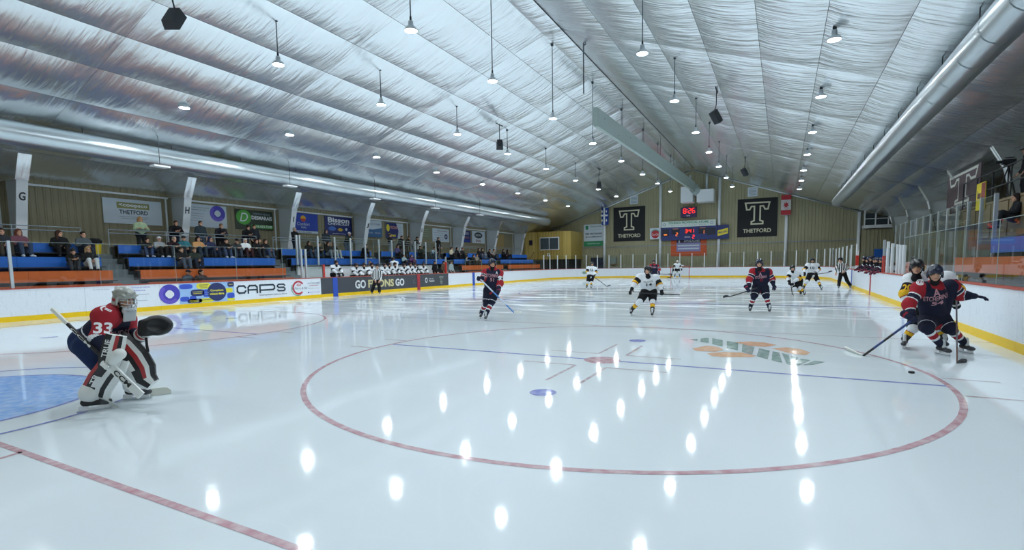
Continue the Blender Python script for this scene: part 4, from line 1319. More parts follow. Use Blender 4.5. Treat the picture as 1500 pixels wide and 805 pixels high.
# --- navy skater by the left, gliding
feet = (((705, 466), (699, 471)), ((712, 469), (706, 475)))
d0 = fdepth(feet)
t0, t1 = P(702, 407, d0 - .42), P(727, 429, d0 - .36); heel = P(753, 457.5, d0 - .9); toe = P(765, 459, d0 - 1.0)
heel[2] = max(.03, heel[2]); toe[2] = max(.02, toe[2])
J = trace(d0, dict(head=(721, 385.5, -.08), neck=(721.5, 394, 0), chest=(721, 404), pelvis=(720, 425), shL=(711, 399.5, -.05), shR=(732, 400.5, .05), elL=(707, 408, -.15), wrL=(706, 407, -.36),
                   elR=(733, 415, -.05), wrR=(729.5, 424, -.28), hipL=(715, 426, 0), hipR=(725.5, 426, 0), knL=(712, 443, -.1), knR=(719.5, 444, -.1)), feet)
J['grL'] = t0; J['grR'] = t1
fwd = yawed(TOCAM(J['pelvis']), 0)
r, jer, J = skater('navy and red skater holding a pale blue stick near the left face-off circle', J, RED_T, .018, axes=(t1 - t0, t1 - t0), bodyfwd=fwd, headfwd=yawed(fwd, 18))
chest_print(jer, J, fwd, [('ETCHEMINS', 0.0, .0, .36, .10, CREST_R, .015), ('51', 0.0, -.12, .12, .10, CREST_R, .03), ('A', .13, .10, .06, .08, NUMW, .02)])
print_on(jer, jer, '9', J['shR'] + (J['elR'] - J['shR']) * .45, RT, np.array([0, 0, 1.0]), .10, .14, NUMW, bold=.03)
stick('pale blue and white hockey stick of the navy skater on the left', t0 + (t0 - heel) / np.linalg.norm(t0 - heel) * .12, heel, toe, [paint('4f86c9', .35), paint('c8d6e4', .35)], TAPE)

# --- white skater 14
feet = (((925, 461), (920, 466)), ((955.5, 463.5), (953, 469)))
d0 = fdepth(feet)
t0, t1 = P(936, 429, d0 - .12), P(969, 429.5, d0 - .2); heel = P(996, 431.5, d0 - .35); toe = P(1004.5, 421.5, d0 - .25)
J = trace(d0, dict(head=(949, 395.5, -.2), neck=(949, 404.5, -.08), chest=(949, 412.5, -.05), pelvis=(950.5, 427, .1), shL=(937, 406.5, -.02), shR=(961, 407.5, -.02), elL=(930.5, 413.5, -.1), wrL=(926.5, 421, -.18),
                   elR=(966, 416, -.08), wrR=(968.8, 424, -.18), hipL=(945, 428, .05), hipR=(956, 428, .05), knL=(938, 440, -.12), knR=(956, 440, -.12)), feet)
J['grR'] = t1
fwd = yawed(TOCAM(J['pelvis']), 5)
r, jer, J = skater('white and gold skater 14 crouching with his stick held level', J, WHT_T, .018, axes=(None, heel - t0), hands=('open', 'grip'), bodyfwd=fwd, headfwd=yawed(fwd, -30))
chest_print(jer, J, fwd, [('14', 0.02, -.04, .17, .11, NUMB, .03), ('FILONS', 0.0, .06, .27, .05, CREST_G, .01)])
stick('black hockey stick with white blade held level by skater 14', t0, heel, toe, [CARBON, CARBON], TAPE, grip=CARBON)

# --- navy skater facing the camera, right of centre
feet = (((1099, 457), (1095, 463)), ((1127, 458), (1128, 465)))
d0 = fdepth(feet)
t0 = P(1096, 425.5, d0 - .25); heel = P(1068, 434.5, d0 - .3); toe = P(1060.5, 436, d0 - .35)
J = trace(d0, dict(head=(1112.5, 385.5, -.15), neck=(1113.5, 395.5, -.05), chest=(1113.5, 404), pelvis=(1113.5, 420, .08), shL=(1103, 398, 0), shR=(1125.5, 398.5, 0), elL=(1097.5, 409, -.05), wrL=(1097, 420, -.2),
                   elR=(1131, 408.5, .02), wrR=(1132.5, 415, -.08), hipL=(1108, 421.5, .05), hipR=(1119.5, 421.5, .05), knL=(1104.5, 434, -.1), knR=(1122.5, 434, -.1)), feet)
J['grL'] = t0
fwd = yawed(TOCAM(J['pelvis']), 3)
r, jer, J = skater('bearded navy and red skater standing square to the camera right of centre', J, RED_T, .018, axes=(heel - t0, None), hands=('grip', 'open'), bodyfwd=fwd, headfwd=yawed(fwd, -5) + [0, 0, -.05])
chest_print(jer, J, fwd, [('ETCHEMINS', 0.02, .0, .33, .085, CREST_R, .015), ('A', 0.0, .09, .10, .11, CREST_R, .02), ('O', .03, -.10, .09, .09, RED, .04)])
stick('dark hockey stick held out low to the left by the bearded skater', t0 + (t0 - heel) / np.linalg.norm(t0 - heel) * .3, heel, toe, [CARBON, CARBON], CARBON, grip=CARBON)

# --- small far skaters
def far_skater(label, feet, j, style, fwd_yaw, st=None, stlab=None, head_yaw=0, chest=None, grip=(True, True), res=.026):
    d0 = fdepth(feet)
    J = trace(d0, j, feet)
    ax = None
    if st:
        a, b, c = [P(x, y, d0 + q) for x, y, q in st]
        for q in (b, c): q[2] = max(q[2], .02)
        ax = b - a
        J['grL' if grip[0] else 'grR'] = a
    fwd = yawed(TOCAM(J['pelvis']), fwd_yaw)
    r, jer, J = skater(label, J, style, res, axes=(ax, ax), hands=('grip' if grip[0] else 'open', 'grip' if grip[1] else 'open'), bodyfwd=fwd, headfwd=yawed(fwd, head_yaw))
    if chest: chest_print(jer, J, fwd, chest)
    if st: stick(stlab, a + (a - b) / np.linalg.norm(a - b) * .25, b, c, [CARBON, CARBON], CARBON, grip=CARBON)
    return r
far_skater('small white and gold skater alone at left of the far face-off area',
           (((859.5, 422.5), (857, 424.5)), ((866, 423), (865, 425))),
           dict(head=(867.6, 386.4), neck=(867.5, 391), chest=(866.5, 395), pelvis=(865.3, 404), shL=(861.5, 392.5), shR=(872, 393.5), elL=(860, 398, -.1), wrL=(862.5, 402, -.25), elR=(873.3, 398.5, -.05), wrR=(870, 403.3, -.25),
                hipL=(863, 404.5), hipR=(867.7, 404.5), knL=(861.3, 412, -.05), knR=(866.5, 412, -.05)), WHT_T, 0, ((869.5, 404.8, -.35), (889.5, 419.5, -.6), (894.8, 418.3, -.7)), 'black stick reaching right from the lone far white skater', chest=[('12', 0, -.02, .2, .16, NUMB, .03)], grip=(False, True))
far_skater('white and gold skater 10 facing the camera with legs apart', (((1177.5, 424), (1176, 427)), ((1203, 425.5), (1206, 428))),
           dict(head=(1190.3, 381.5), neck=(1190.3, 387.5), chest=(1189.7, 392), pelvis=(1189.7, 401.5), shL=(1183, 388.5), shR=(1197, 388.5), elL=(1178.3, 394.5, -.08), wrL=(1178.5, 399, -.25), elR=(1199.5, 394.5, -.05), wrR=(1196.5, 399, -.25),
                hipL=(1186.5, 402), hipR=(1192.8, 402), knL=(1182.3, 411, -.12), knR=(1198, 411, -.12)), WHT_T, 3, ((1196, 401.5, -.4), (1213, 399, -.5), (1218.5, 397.6, -.5)), 'dark stick held level to the right by skater 10', chest=[('10', 0, -.02, .2, .14, NUMB, .03)], grip=(False, True))
far_skater('white and gold skater bending low and leaning left of skater 10', (((1173, 432.5), (1171, 435)), ((1178.5, 433.5), (1175, 436))),
           dict(head=(1161, 392.5, -.15), neck=(1162.5, 398.5, -.05), chest=(1164, 402), pelvis=(1168.5, 411, .1), shL=(1157.5, 401, -.05), shR=(1169, 401.5), elL=(1153.5, 407, -.15), wrL=(1155, 411, -.3), elR=(1171, 407.5, -.1), wrR=(1161.5, 412.5, -.3),
                hipL=(1166, 412, .05), hipR=(1171, 412, .05), knL=(1164.5, 422, -.15), knR=(1171.5, 421, -.15)), WHT_T, 12, ((1158.5, 416, -.4), (1160.8, 431.5, -.5), (1163.5, 432, -.55)), 'pale stick held straight down by the low-bending skater', head_yaw=8, grip=(False, True))
far_skater('red and navy skater partly hidden behind skater 14', (((952, 419), (950, 421)), ((961, 419), (962, 421))),
           dict(head=(957.5, 383), neck=(957.8, 388), chest=(958, 391.5), pelvis=(958, 400.5), shL=(953.5, 389), shR=(963, 389.5), elL=(951.5, 394.5, -.1), wrL=(954, 399, -.3), elR=(966, 394.5, -.05), wrR=(964.5, 399.5, -.25),
                hipL=(955.6, 401), hipR=(960, 401), knL=(953.8, 409, -.1), knR=(960.3, 409, -.1)), RED_T, -5, ((965.5, 401, -.4), (978, 401.5, -.5), (985, 402.5, -.5)), 'dark stick of the skater hidden behind skater 14', chest=[('ETCHEMINS', 0, 0, .33, .10, CREST_R, .015)], grip=(False, True))

# --- officials
STRIPE = None
def stripes_mat():
    m = bpy.data.materials.new('referee_stripes'); m.use_nodes = True
    nt = m.node_tree; L = nt.links.new; N = nt.nodes.new
    b = nt.nodes['Principled BSDF']; b.inputs['Roughness'].default_value = .85
    tc = N('ShaderNodeTexCoord'); sx = N('ShaderNodeSeparateXYZ'); L(tc.outputs['Object'], sx.inputs[0])
    ad = N('ShaderNodeMath'); ad.operation = 'MULTIPLY_ADD'; L(sx.outputs[0], ad.inputs[0]); ad.inputs[1].default_value = 9.5
    m2 = N('ShaderNodeMath'); m2.operation = 'MULTIPLY'; L(sx.outputs[1], m2.inputs[0]); m2.inputs[1].default_value = 4.0
    L(m2.outputs[0], ad.inputs[2])
    fr = N('ShaderNodeMath'); fr.operation = 'FRACT'; L(ad.outputs[0], fr.inputs[0])
    gt = N('ShaderNodeMath'); gt.operation = 'GREATER_THAN'; L(fr.outputs[0], gt.inputs[0]); gt.inputs[1].default_value = .5
    mx = N('ShaderNodeMix'); mx.data_type = 'RGBA'; mx.inputs[6].default_value = srgb('e2e5e6'); mx.inputs[7].default_value = srgb('1c1d20')
    L(gt.outputs[0], mx.inputs[0]); L(mx.outputs[2], b.inputs['Base Color'])
    return m
STR = stripes_mat()
def official(label, feet, j, fy, hy=0):
    d0 = fdepth(feet); J = trace(d0, j, feet)
    fwd = yawed(TOCAM(J['pelvis']), fy); hf = yawed(fwd, hy)
    HR = frame(hf)
    root = empty('person', (J['pelvis'][0], J['pelvis'][1], 0), label, 'person', 'officials')
    bp = [cap(J['neck'] - [0, 0, .03], J['head'] - [0, 0, .06], .055, .05), cap(J['chest'] - fwd * .02, J['pelvis'], .085, .09)]
    for s_ in 'LR':
        bp += [cap(J['chest'] - fwd * .03, J['sh' + s_], .05, .045), cap(J['sh' + s_], J['el' + s_], .048, .042), cap(J['el' + s_], J['wr' + s_], .042, .03), cap(J['pelvis'], J['hip' + s_], .1, .09), cap(J['hip' + s_], J['kn' + s_], .08, .055), cap(J['kn' + s_], J['an' + s_], .055, .04)]
    hands = []
    for s_ in 'LR':
        hd = J['wr' + s_] - J['el' + s_]; hd /= np.linalg.norm(hd); x = np.cross(hd, [0, .3, 1.0]); x /= np.linalg.norm(x)
        hands.append(xf(HD_OPEN, np.stack([x, hd, np.cross(x, hd)], 1), J['wr' + s_] + hd * .08))
    part('body', merge([solid(bp, .024, .05), xf(HEADLO, HR, J['head'])] + hands), [SKIN, EYE, LIP, BROW], root)
    ac = J['shL'] - J['shR']; ac /= np.linalg.norm(ac)
    jp = [cap(J['shL'] - ac * .07, J['pelvis'] + ac * .07, .095, .115), cap(J['shR'] + ac * .07, J['pelvis'] - ac * .07, .095, .115), cap(J['neck'] - [0, 0, .05], J['pelvis'], .11, .13)]
    for s_ in 'LR': jp += [cap(J['sh' + s_], J['el' + s_], .08, .068), cap(J['el' + s_], J['wr' + s_], .068, .05)]
    part('striped_shirt', solid(jp, .024, .05), STR, root)
    tp = [cap(J['pelvis'] + ac * .06, J['pelvis'] - ac * .06, .135, .135)]
    for s_ in 'LR': tp += [cap(J['hip' + s_], J['kn' + s_], .115, .09), cap(J['kn' + s_], J['an' + s_] + [0, 0, .02], .09, .085)]
    part('trousers', solid(tp, .024, .04), BLACK, root)
    for s_ in 'LR':
        tf = J['toe' + s_] - J['an' + s_]; tf[2] = 0; SR = frame(tf)
        sk = part('skate', xf(SKATE, SR, J['an' + s_]), [SKBLK, SKGRY, LACE], root)
        (hv, hF), (rv, rF) = BLADE
        mk('blade_holder', hv @ SR.T + J['an' + s_], hF, WHITE, sk); mk('blade', rv @ SR.T + J['an' + s_], rF, STEEL, sk)
    part('helmet', xf(HELMET, HR, J['head']), HELM_BLK, root)
    return root
official('striped official standing by the dark bench boards on the left', (((545, 431), (543, 434)), ((556, 431), (557, 434))),
         dict(head=(552.7, 389.5), neck=(552.5, 395), chest=(552.3, 400), pelvis=(551.5, 411), shL=(548, 397.5), shR=(557.3, 397.5), elL=(545.7, 404.5, .05), wrL=(549, 410, -.2), elR=(559.3, 404.5, .05), wrR=(556.5, 410, -.2), hipL=(549.5, 411.5), hipR=(554, 411.5), knL=(547, 420.5), knR=(555.5, 420.5)), 20, -20)
official('striped official striding beside the far end of the right boards', (((1228.5, 422.5), (1225, 425)), ((1245, 422), (1248, 425))),
         dict(head=(1231, 380.5), neck=(1232, 386), chest=(1233, 390.5), pelvis=(1234.3, 400), shL=(1228, 388), shR=(1238.5, 387.5), elL=(1225, 394), wrL=(1224.5, 398.5, -.1), elR=(1240.5, 393.5), wrR=(1236, 397, -.25), hipL=(1232, 400.5), hipR=(1237, 400.5), knL=(1229.5, 411), knR=(1241, 411)), -25, -10)

# --- puck
o = MB().lathe(tuple(G(1335, 546)), [(0, 0), (.036, 0), (.038, .004), (.038, .022), (.036, .026), (0, .026)], 20).build('puck', mat('puck_rubber', '17191c', .6), None, True)
tag(o, 'black rubber puck lying on the ice near the navy skater 54', 'puck')

# ------------------------------------------------------------------ near goalie
feet = (((133, 602), (158, 598)), ((196, 585), (222, 583)))
d0 = fdepth(feet)
J = trace(d0, dict(head=(183, 437, .0), neck=(172, 455, .05), chest=(163, 470, .08), pelvis=(131, 500, .12), shL=(153, 464, -.17), shR=(184, 470, .27), elL=(145, 497, -.3), wrL=(163, 520, -.36),
                   elR=(192, 495, .32), wrR=(210, 488, .16), hipL=(128, 507, -.04), hipR=(140, 503, .27), knL=(152, 537, -.16), knR=(196, 528, .16)), feet)
GFW = RT * .93 - FW * .30; GFW[2] = 0; GFW /= np.linalg.norm(GFW)
GST = dict(RED_T); GST.update(pants=fab('16294e'), pants2=fab('16294e'), helmet=mat('goalie_mask_silver', 'a4a8a2', .3, .3, var=.45, vscale=22), side=[(.08, 1), (.52, 0), (.56, 2), (.86, 0), (.90, 2), (.95, 1), (1, 0)], upper=[(.1, 1), (.94, 1), (1, 2)], lower=[(.1, 2), (1, 0)], mid=[(.12, 1), (.15, 2), (.60, 0), (.64, 2), (.8, 1), (1, 0)])
r, jer, J = skater('crouching goaltender 33 in navy and red with white leg pads', J, GST, .010, group='goaltenders', hands=(None, None), bodyfwd=GFW, headfwd=GFW + [0, 0, -.22], skates=True)
gol = r
print_on(jer, jer, '33', P(147, 479, d0 - .2), RT, np.array([0, 0, 1.0]), .17, .13, NUMW, bold=.03, rot=-.1, px=(151, 480))
print_on(jer, jer, '(=', P(154, 453, d0 - .2), RT, np.array([0, 0, 1.0]), .11, .06, NUMW, bold=.03, name='shoulder_badge', rot=-.6, px=(155, 453))
print_on(jer, jer, 'CHEVY', P(176, 489, d0 - .1), RT - FW * .25, np.array([0.05, 0, 1.0]), .19, .075, CREST_R, bold=.02, rot=.15, px=(177, 488))
for ch in gol.children:           # mask: add wire cage and throat guard to the helmet
    if ch.name.startswith('helmet'):
        HR = frame(GFW + [0, 0, -.22]); cv, cf = cage_geo()
        mk('face_cage', (cv * 1.06) @ HR.T + J['head'], cf, STEEL, ch)
        tg_ = solid([cap((-.05, .085, -.13), (.05, .085, -.13), .03, .03), rbox((0, .10, -.20), (.075, .012, .06), .012), ell((0, .09, -.10), (.075, .06, .035))], .011, .02)
        part('throat_guard', xf(tg_, HR, J['head']), mat('throat_guard', 'c9d0d2', .4), ch)
        for q, (pp, hh, mm) in enumerate((((.093, -.02, -.01), .036, '8a2a30'), ((-.093, -.02, -.01), .036, '6b6e70'))):
            part('mask_paint', xf(solid([ell(pp, (hh, hh, hh * .8))], .012, .01), HR * .99, J['head']), paint(mm, .3), ch)
PADW, PADK, PADR = mat('pad_white', 'dfe3e0', .45, var=.05), mat('pad_black', '1b1d21', .45), mat('pad_red', 'a52a2c', .45)
def pad(parent, name, spine, wid, nrm, thick, cells, ncols=6):
    """curved board: spine points, half-width vectors and face normals; cells(i, j) -> material index"""
    spine = [np.asarray(q, float) for q in spine]; n = len(spine)
    V = []; F = []; I = []
    for i in range(n):
        w_ = np.asarray(wid[i], float); nn = np.asarray(nrm[i], float); nn = nn / np.linalg.norm(nn)
        for j in range(ncols + 1):
            s_ = 2 * j / ncols - 1
            edge = 1 - abs(s_) ** 4
            V.append(spine[i] + w_ * s_ + nn * thick * (.35 + .65 * edge))
        for j in range(ncols + 1):
            s_ = 2 * j / ncols - 1
            V.append(spine[i] + w_ * s_ * .96 - nn * thick * .6)
    m = 2 * (ncols + 1)
    for i in range(n - 1):
        for j in range(ncols):
            F.append((i * m + j, i * m + j + 1, (i + 1) * m + j + 1, (i + 1) * m + j)); I.append(cells(i, j))
            a = ncols + 1
            F.append((i * m + a + j + 1, i * m + a + j, (i + 1) * m + a + j, (i + 1) * m + a + j + 1)); I.append(0)
        F.append((i * m, (i + 1) * m, (i + 1) * m + ncols + 1, i * m + ncols + 1)); I.append(cells(i, -1))
        F.append((i * m + ncols, i * m + 2 * ncols + 1, (i + 1) * m + 2 * ncols + 1, (i + 1) * m + ncols)); I.append(cells(i, ncols))
    F.append(tuple(range(ncols + 1)) + tuple(range(2 * ncols + 1, ncols, -1))); I.append(0)
    b = (n - 1) * m
    F.append(tuple(b + q for q in range(ncols, -1, -1)) + tuple(b + q for q in range(ncols + 1, 2 * ncols + 2))); I.append(0)
    return mk(name, V, F, [PADW, PADK, PADR], parent, False, I)
side = np.cross(GFW, [0, 0, 1.0])            # goalie's right hand side, toward the camera
# near (right) leg pad: knee to toe
k_, a_ = J['knL'], J['anL']
ax = a_ - k_; ax /= np.linalg.norm(ax)
nrm = (GFW * .55 + side * .85); nrm -= ax * (nrm @ ax); nrm /= np.linalg.norm(nrm)
wv = np.cross(ax, nrm)
sp = [P(170, 525, d0 - .33), P(163, 539, d0 - .33), P(152, 553, d0 - .30), P(143, 568, d0 - .25), P(140, 580, d0 - .20), P(147, 588, d0 - .17), P(160, 591, d0 - .15)]
cells = lambda i, j: {-1: 0, 0: 2 if i < 5 else 0, 1: 1 if i < 4 else (2 if i == 4 else 0), 2: 0 if i > 3 or i == 2 else 1, 3: 0, 4: 1 if 0 < i < 4 else 0, 5: 0, 6: 0}[j]
pr = pad(gol, 'leg_pad', sp, [wv * .13, wv * .145, wv * .145, wv * .14, wv * .135, wv * .12, wv * .09], [nrm] * 5 + [nrm * .7 + [0, 0, .7]] * 2, .06, lambda i, j: cells(i, {-1: 6, 0: 5, 1: 4, 2: 3, 3: 2, 4: 1, 5: 0, 6: -1}[j]))
mid = (sp[1] + sp[3]) / 2
Plane(mid, ax * -1, np.cross(nrm, -ax)).text(pr, 'TRUE', .02, .06, .22, .055, PADW, .072, bold=.02)
bk_ = side * -.05 - GFW * .05; calf = solid([cap(k_ + bk_, a_ + bk_ * .2 + [0, 0, .04], .105, .105)], .02, .02); part('pad_wrap', calf, PADW, gol)
# far (left) leg pad: large face toward the camera
k_, a_ = J['knR'], J['anR']
nrm2 = (GFW * .55 + side * .8 + np.array([0, 0, .2])); nrm2 /= np.linalg.norm(nrm2)
sp = [P(170, 497, d0 + .02), P(184, 508, d0 + .02), P(198, 524, d0 + .03), P(208, 540, d0 + .05), P(213, 555, d0 + .08), P(224, 563, d0 + .1)]
wd = []
for i in range(len(sp)):
    t_ = sp[min(i + 1, len(sp) - 1)] - sp[max(i - 1, 0)]; t_ /= np.linalg.norm(t_); q = np.cross(t_, nrm2); wd.append(q / np.linalg.norm(q) * (.13, .145, .15, .145, .12, .08)[i])
cells2 = lambda i, j: {-1: 1, 0: 1, 1: 0, 2: 2 if i in (1, 2, 3) else 0, 3: 1, 4: 1 if i != 2 else 0, 5: 0, 6: 0}[j]
if (wd[2] @ RT) < 0: wd = [-q for q in wd]
cells2b = lambda i, j: cells2(i, {-1: 6, 0: 5, 1: 4, 2: 3, 3: 2, 4: 1, 5: 0, 6: -1}[j])
pad(gol, 'leg_pad', sp, wd, [nrm2] * len(sp), .06, cells2b)
part('pad_wrap', solid([cap(k_ - [0, 0, .02], a_ + [0, 0, .02], .12, .10)], .02, .02), PADW, gol)
# blocker with its white fingers round the stick
c = P(165, 513, d0 - .42)
bx_ = RT * .25 + UP * .95; bx_ /= np.linalg.norm(bx_)
bn = -FW * .8 + RT * .45; bn -= bx_ * (bn @ bx_); bn /= np.linalg.norm(bn); bw = np.cross(bx_, bn)
bsp = [c + bx_ * q for q in (-.20, -.1, 0, .1, .18)]
bk = pad(gol, 'blocker', bsp, [bw * .09, bw * .105, bw * .105, bw * .105, bw * .095], [bn] * 5, .035, lambda i, j: {-1: 1, 0: 0, 1: 1, 2: 1, 3: 0, 4: 2 if i > 1 else 0, 5: 1, 6: 0}[j] if (bw @ RT) < 0 else {-1: 0, 0: 1, 1: 1, 2: 0, 3: 2 if i > 1 else 0, 4: 1, 5: 0, 6: 1}[j])
Plane(c, bx_, np.cross(bn, bx_)).text(bk, 'TRUE', .02, .055 if (np.cross(bn, bx_) @ RT) < 0 else -.055 * -1, .2, .05, PADW, .037, bold=.02)
butt = P(76, 452, d0 - .42); hand = P(158, 533, d0 - .46); pad_end = P(208, 579, d0 - .42)
sx_ = pad_end - butt; sx_ /= np.linalg.norm(sx_)
yv = -bx_ - sx_ * (-bx_ @ sx_); yv /= np.linalg.norm(yv)
part('blocker_hand', xf(GL_GRIP, np.stack([sx_, yv, np.cross(sx_, yv)], 1), hand), [PADW, PADW], gol)
# trapper
gc = P(229, 476, d0 + .02)
gf = RT * .3 - FW * .9 + UP * .1; gf /= np.linalg.norm(gf); gr_ = np.cross(UP, gf); gr_ /= np.linalg.norm(gr_); gu = np.cross(gf, gr_)
GRm = np.stack([gr_, gf, gu], 1)
tr = solid([ell((0, -.03, 0), (.165, .085, .125), 1), rbox((-.12, -.03, -.03), (.07, .06, .10), .04, 1)], .0125, .03, neg=[ell((.03, .085, -.01), (.13, .095, .095))])
part('trapper', xf(tr, GRm, gc), [PADW, PADK], gol)
cf = solid([cap((0, -.10, 0), (0, .09, 0), .085, .07, [(.2, 1), (.45, 0), (.6, 2), (.75, 0), (.85, 1), (1, 0)])], .0125, .01)
wdir = gc - J['wrR']; wdir /= np.linalg.norm(wdir); q = np.cross(wdir, [0, 0, 1.0]); q /= np.linalg.norm(q)
part('trapper_cuff', xf(cf, np.stack([q, wdir, np.cross(q, wdir)], 1), P(210, 488, d0 + .07)), [PADW, PADK, PADR], gol)
MB().tube([P(214, 494, d0), P(215, 505, d0), P(217, 515, d0)], .016, 6).build('trapper_strap', PADK, gol)
# goalie stick: shaft, wide paddle, pale blade flat on the ice
r = empty('goalie_stick', tuple(pad_end), 'goaltender stick with white tape knob, lettered paddle and pale blade', 'goalie stick')
d_ = pad_end - butt; ln = np.linalg.norm(d_); d_ /= ln
wv = np.cross(d_, FW); wv /= np.linalg.norm(wv); tv = np.cross(d_, wv)
b = MB(); b.mi = 0; b.obox(butt + d_ * .12, wv * .017, tv * .013, d_ * .12); b.mi = 1; b.obox(butt + d_ * .5, wv * .016, tv * .011, d_ * .28)
b.build('shaft', [TAPE, PADK], r)
b = MB(); b.prism([butt + d_ * .76 - wv * .018, butt + d_ * .86 - wv * .042, pad_end - wv * .045, pad_end + wv * .045, butt + d_ * .86 + wv * .042, butt + d_ * .76 + wv * .018], tv * .022)
pdl = b.build('paddle', PADW, r)
sgn = 1 if (tv @ FW) < 0 else -1
pp_ = Plane(butt + d_ * (ln * .5), d_, np.cross(tv * sgn, d_))
pp_.text(pdl, 'CCM', ln * .30, 0, .24, .055, PADK, .026, bold=.03)
pp_.text(r, 'CCM', -ln * .17, 0, .30, .028, PADW, .016, bold=.02)
be, bt = G(208, 581), G(250, 577)
e = bt - be; eL = np.linalg.norm(e); e /= eL
V = []; F = []
for i in range(9):
    t = i / 8; cpt = be + e * eL * t + np.cross([0, 0, 1.0], e) * .03 * t * t; hh = .09 * (1 if t < .85 else 1 - (t - .85) * 3)
    lean = np.cross(e, [0, 0, 1.0]) * .04
    for a_, zz in ((-.010, .004), (.010, .004), (.010, hh), (-.010, hh)):
        V.append(cpt + np.cross([0, 0, 1.0], e) * a_ + np.array([0, 0, zz]) - lean * (zz / .1))
for i in range(8):
    for q in range(4): F.append((i * 4 + q, i * 4 + (q + 1) % 4, i * 4 + 4 + (q + 1) % 4, i * 4 + 4 + q))
F += [(0, 1, 2, 3), (35, 34, 33, 32)]
mk('blade', V, F, mat('pale_blade', 'd9ddd2', .6), r)

# ------------------------------------------------------------------ far net and goaltender
r = empty('goal_net', (0, YF, 0), 'red framed goal net at the far end', 'goal')
PIPE = paint('c0303a', .35)
fr_ = MB()
for x in (-.915, .915): fr_.tube([(x, YF, 0), (x, YF, 1.22)], .03, 8)
fr_.tube([(-.915, YF, 1.22), (.915, YF, 1.22)], .03, 8).build('frame', PIPE, r)
bs = MB().tube([(-.915, YF, .03), (-1.0, YF + .6, .03), (-.6, YF + 1.05, .03), (.6, YF + 1.05, .03), (1.0, YF + .6, .03), (.915, YF, .03)], .025, 6).build('base_pipe', WHITE, r)
nb_ = MB()
NETM = mat('net_cord', 'd8dde0', .8)
for i in range(13):
    x = -.915 + 1.83 * i / 12
    nb_.tube([(x, YF, 1.22), (x * .9, YF + .5, 1.2), (x * .75, YF + 1.05, .05)], .006, 4)
for i in range(9):
    f_ = i / 8
    nb_.tube([(-.9 + .2 * f_, YF + .5 + .55 * f_, 1.2 - 1.15 * f_), (.9 - .2 * f_, YF + .5 + .55 * f_, 1.2 - 1.15 * f_)], .006, 4)
    for sx in (-1, 1): nb_.tube([(sx * .915, YF, 1.22 - 1.17 * f_), (sx * (.88 - .12 * f_), YF + .55 + .45 * f_, 1.2 - 1.15 * f_)], .006, 4)
o = nb_.build('netting', NETM, r); o['kind'] = 'stuff'
MB().box((-.35, YF - .05, 1.25), (.35, YF + .25, 1.36)).build('water_bottle_rack', WHITE, r)
feet = (((993.5, 405), (992, 406.5)), ((1000.5, 405), (1002, 406.5)))
d0 = depth_of((-.1, YF - .9, 0))
J = dict(); base = np.array([-.1, YF - .9, 0.0]); rt2 = np.array([RT[0], RT[1], 0]) / np.hypot(RT[0], RT[1])
L_ = lambda x, z, t=0.0: base + rt2 * x + np.array([0, 0, z]) + TOCAM(base) * t
J = dict(head=L_(0, 1.68, .05), neck=L_(0, 1.5), chest=L_(0, 1.35), pelvis=L_(0, .92, -.05), shL=L_(-.22, 1.42), shR=L_(.22, 1.42), elL=L_(-.36, 1.15, .1), wrL=L_(-.38, .95, .25), elR=L_(.36, 1.15, .1), wrR=L_(.4, 1.0, .25),
         hipL=L_(-.12, .88), hipR=L_(.12, .88), knL=L_(-.2, .5, .1), knR=L_(.2, .5, .1), anL=L_(-.26, .165), anR=L_(.26, .165), toeL=L_(-.3, .05, .2), toeR=L_(.3, .05, .2))
FG = dict(WHT_T); FG.update(helmet=mat('white_mask', 'e6e8e8', .3))
r, jer, J = skater('white-masked goaltender standing in front of the far net', J, FG, .026, group='goaltenders', hands=('open', 'open'), bodyfwd=TOCAM(base))
for s_, x in (('L', -1), ('R', 1)):
    f_ = TOCAM(base); sp = [J['kn' + s_] + f_ * .12 + [0, 0, .25], J['kn' + s_] + f_ * .13, (J['kn' + s_] + J['an' + s_]) / 2 + f_ * .12, J['an' + s_] + f_ * .12, J['an' + s_] + f_ * .16 + [0, 0, -.12]]
    pad(r, 'leg_pad', sp, [rt2 * .13] * 5, [f_] * 5, .06, lambda i, j: 1 if j in (2, 3) and 0 < i < 3 else 0)
gh = J['wrL'] + np.array([0, 0, -.05]); 
stick('black goaltender stick angled beside the far net', gh + [0, 0, .35], L_(-.62, .12, .4), L_(-1.0, .05, .45), [CARBON, CARBON], CARBON, grip=CARBON, group='goaltender sticks', wide=.03, blade_h=.1)
# ------------------------------------------------------------------ adverts on the left boards
AD = Plane((-HWID + .006, 0, 0), (0, 1, 0), (0, 0, 1))     # x = distance along the boards, y = height
INK, GREYI, PURP, NAVYP, LBLUE, YEL = paint('20303e'), paint('8f99a6'), paint('4a44b4'), paint('2a3568'), paint('9fc4f0'), paint('e6df3c')
PURP2 = paint('6a5ac8')
def ring_logo(pl, parent, cx, cy, r, white):
    pl.disc(parent, cx, cy, r, r, PURP, .004)
    pl.ring(parent, cx, cy, r * .62, r * .98, PURP2, .006, 2.2, 5.6)
    q = r * .42
    pts = []
    for a in range(4):
        an = a * math.pi / 2
        for b in (-.35, 0, .35):
            pts.append((cx + q * math.cos(an + b), cy + q * math.sin(an + b)))
    pl.poly(parent, pts, white, .008)
AD.text(bl, 'Au coeur du hockey', 7.55, .93, .5, .05, GREYI); AD.text(bl, 'incomparable', 8.75, .95, .8, .06, PURP2); AD.text(bl, 'ambiance', 8.7, .84, .55, .06, PURP2)
AD.lines(bl, 8.55, .68, 1.1, 2, .24, .016, GREYI)
ring_logo(AD, bl, 9.85, .62, .40, WHITE)
mu = AD.slab('mural_panel', (10.22 + 12.58) / 2, .61, 2.36, .85, LBLUE, .004, bl)
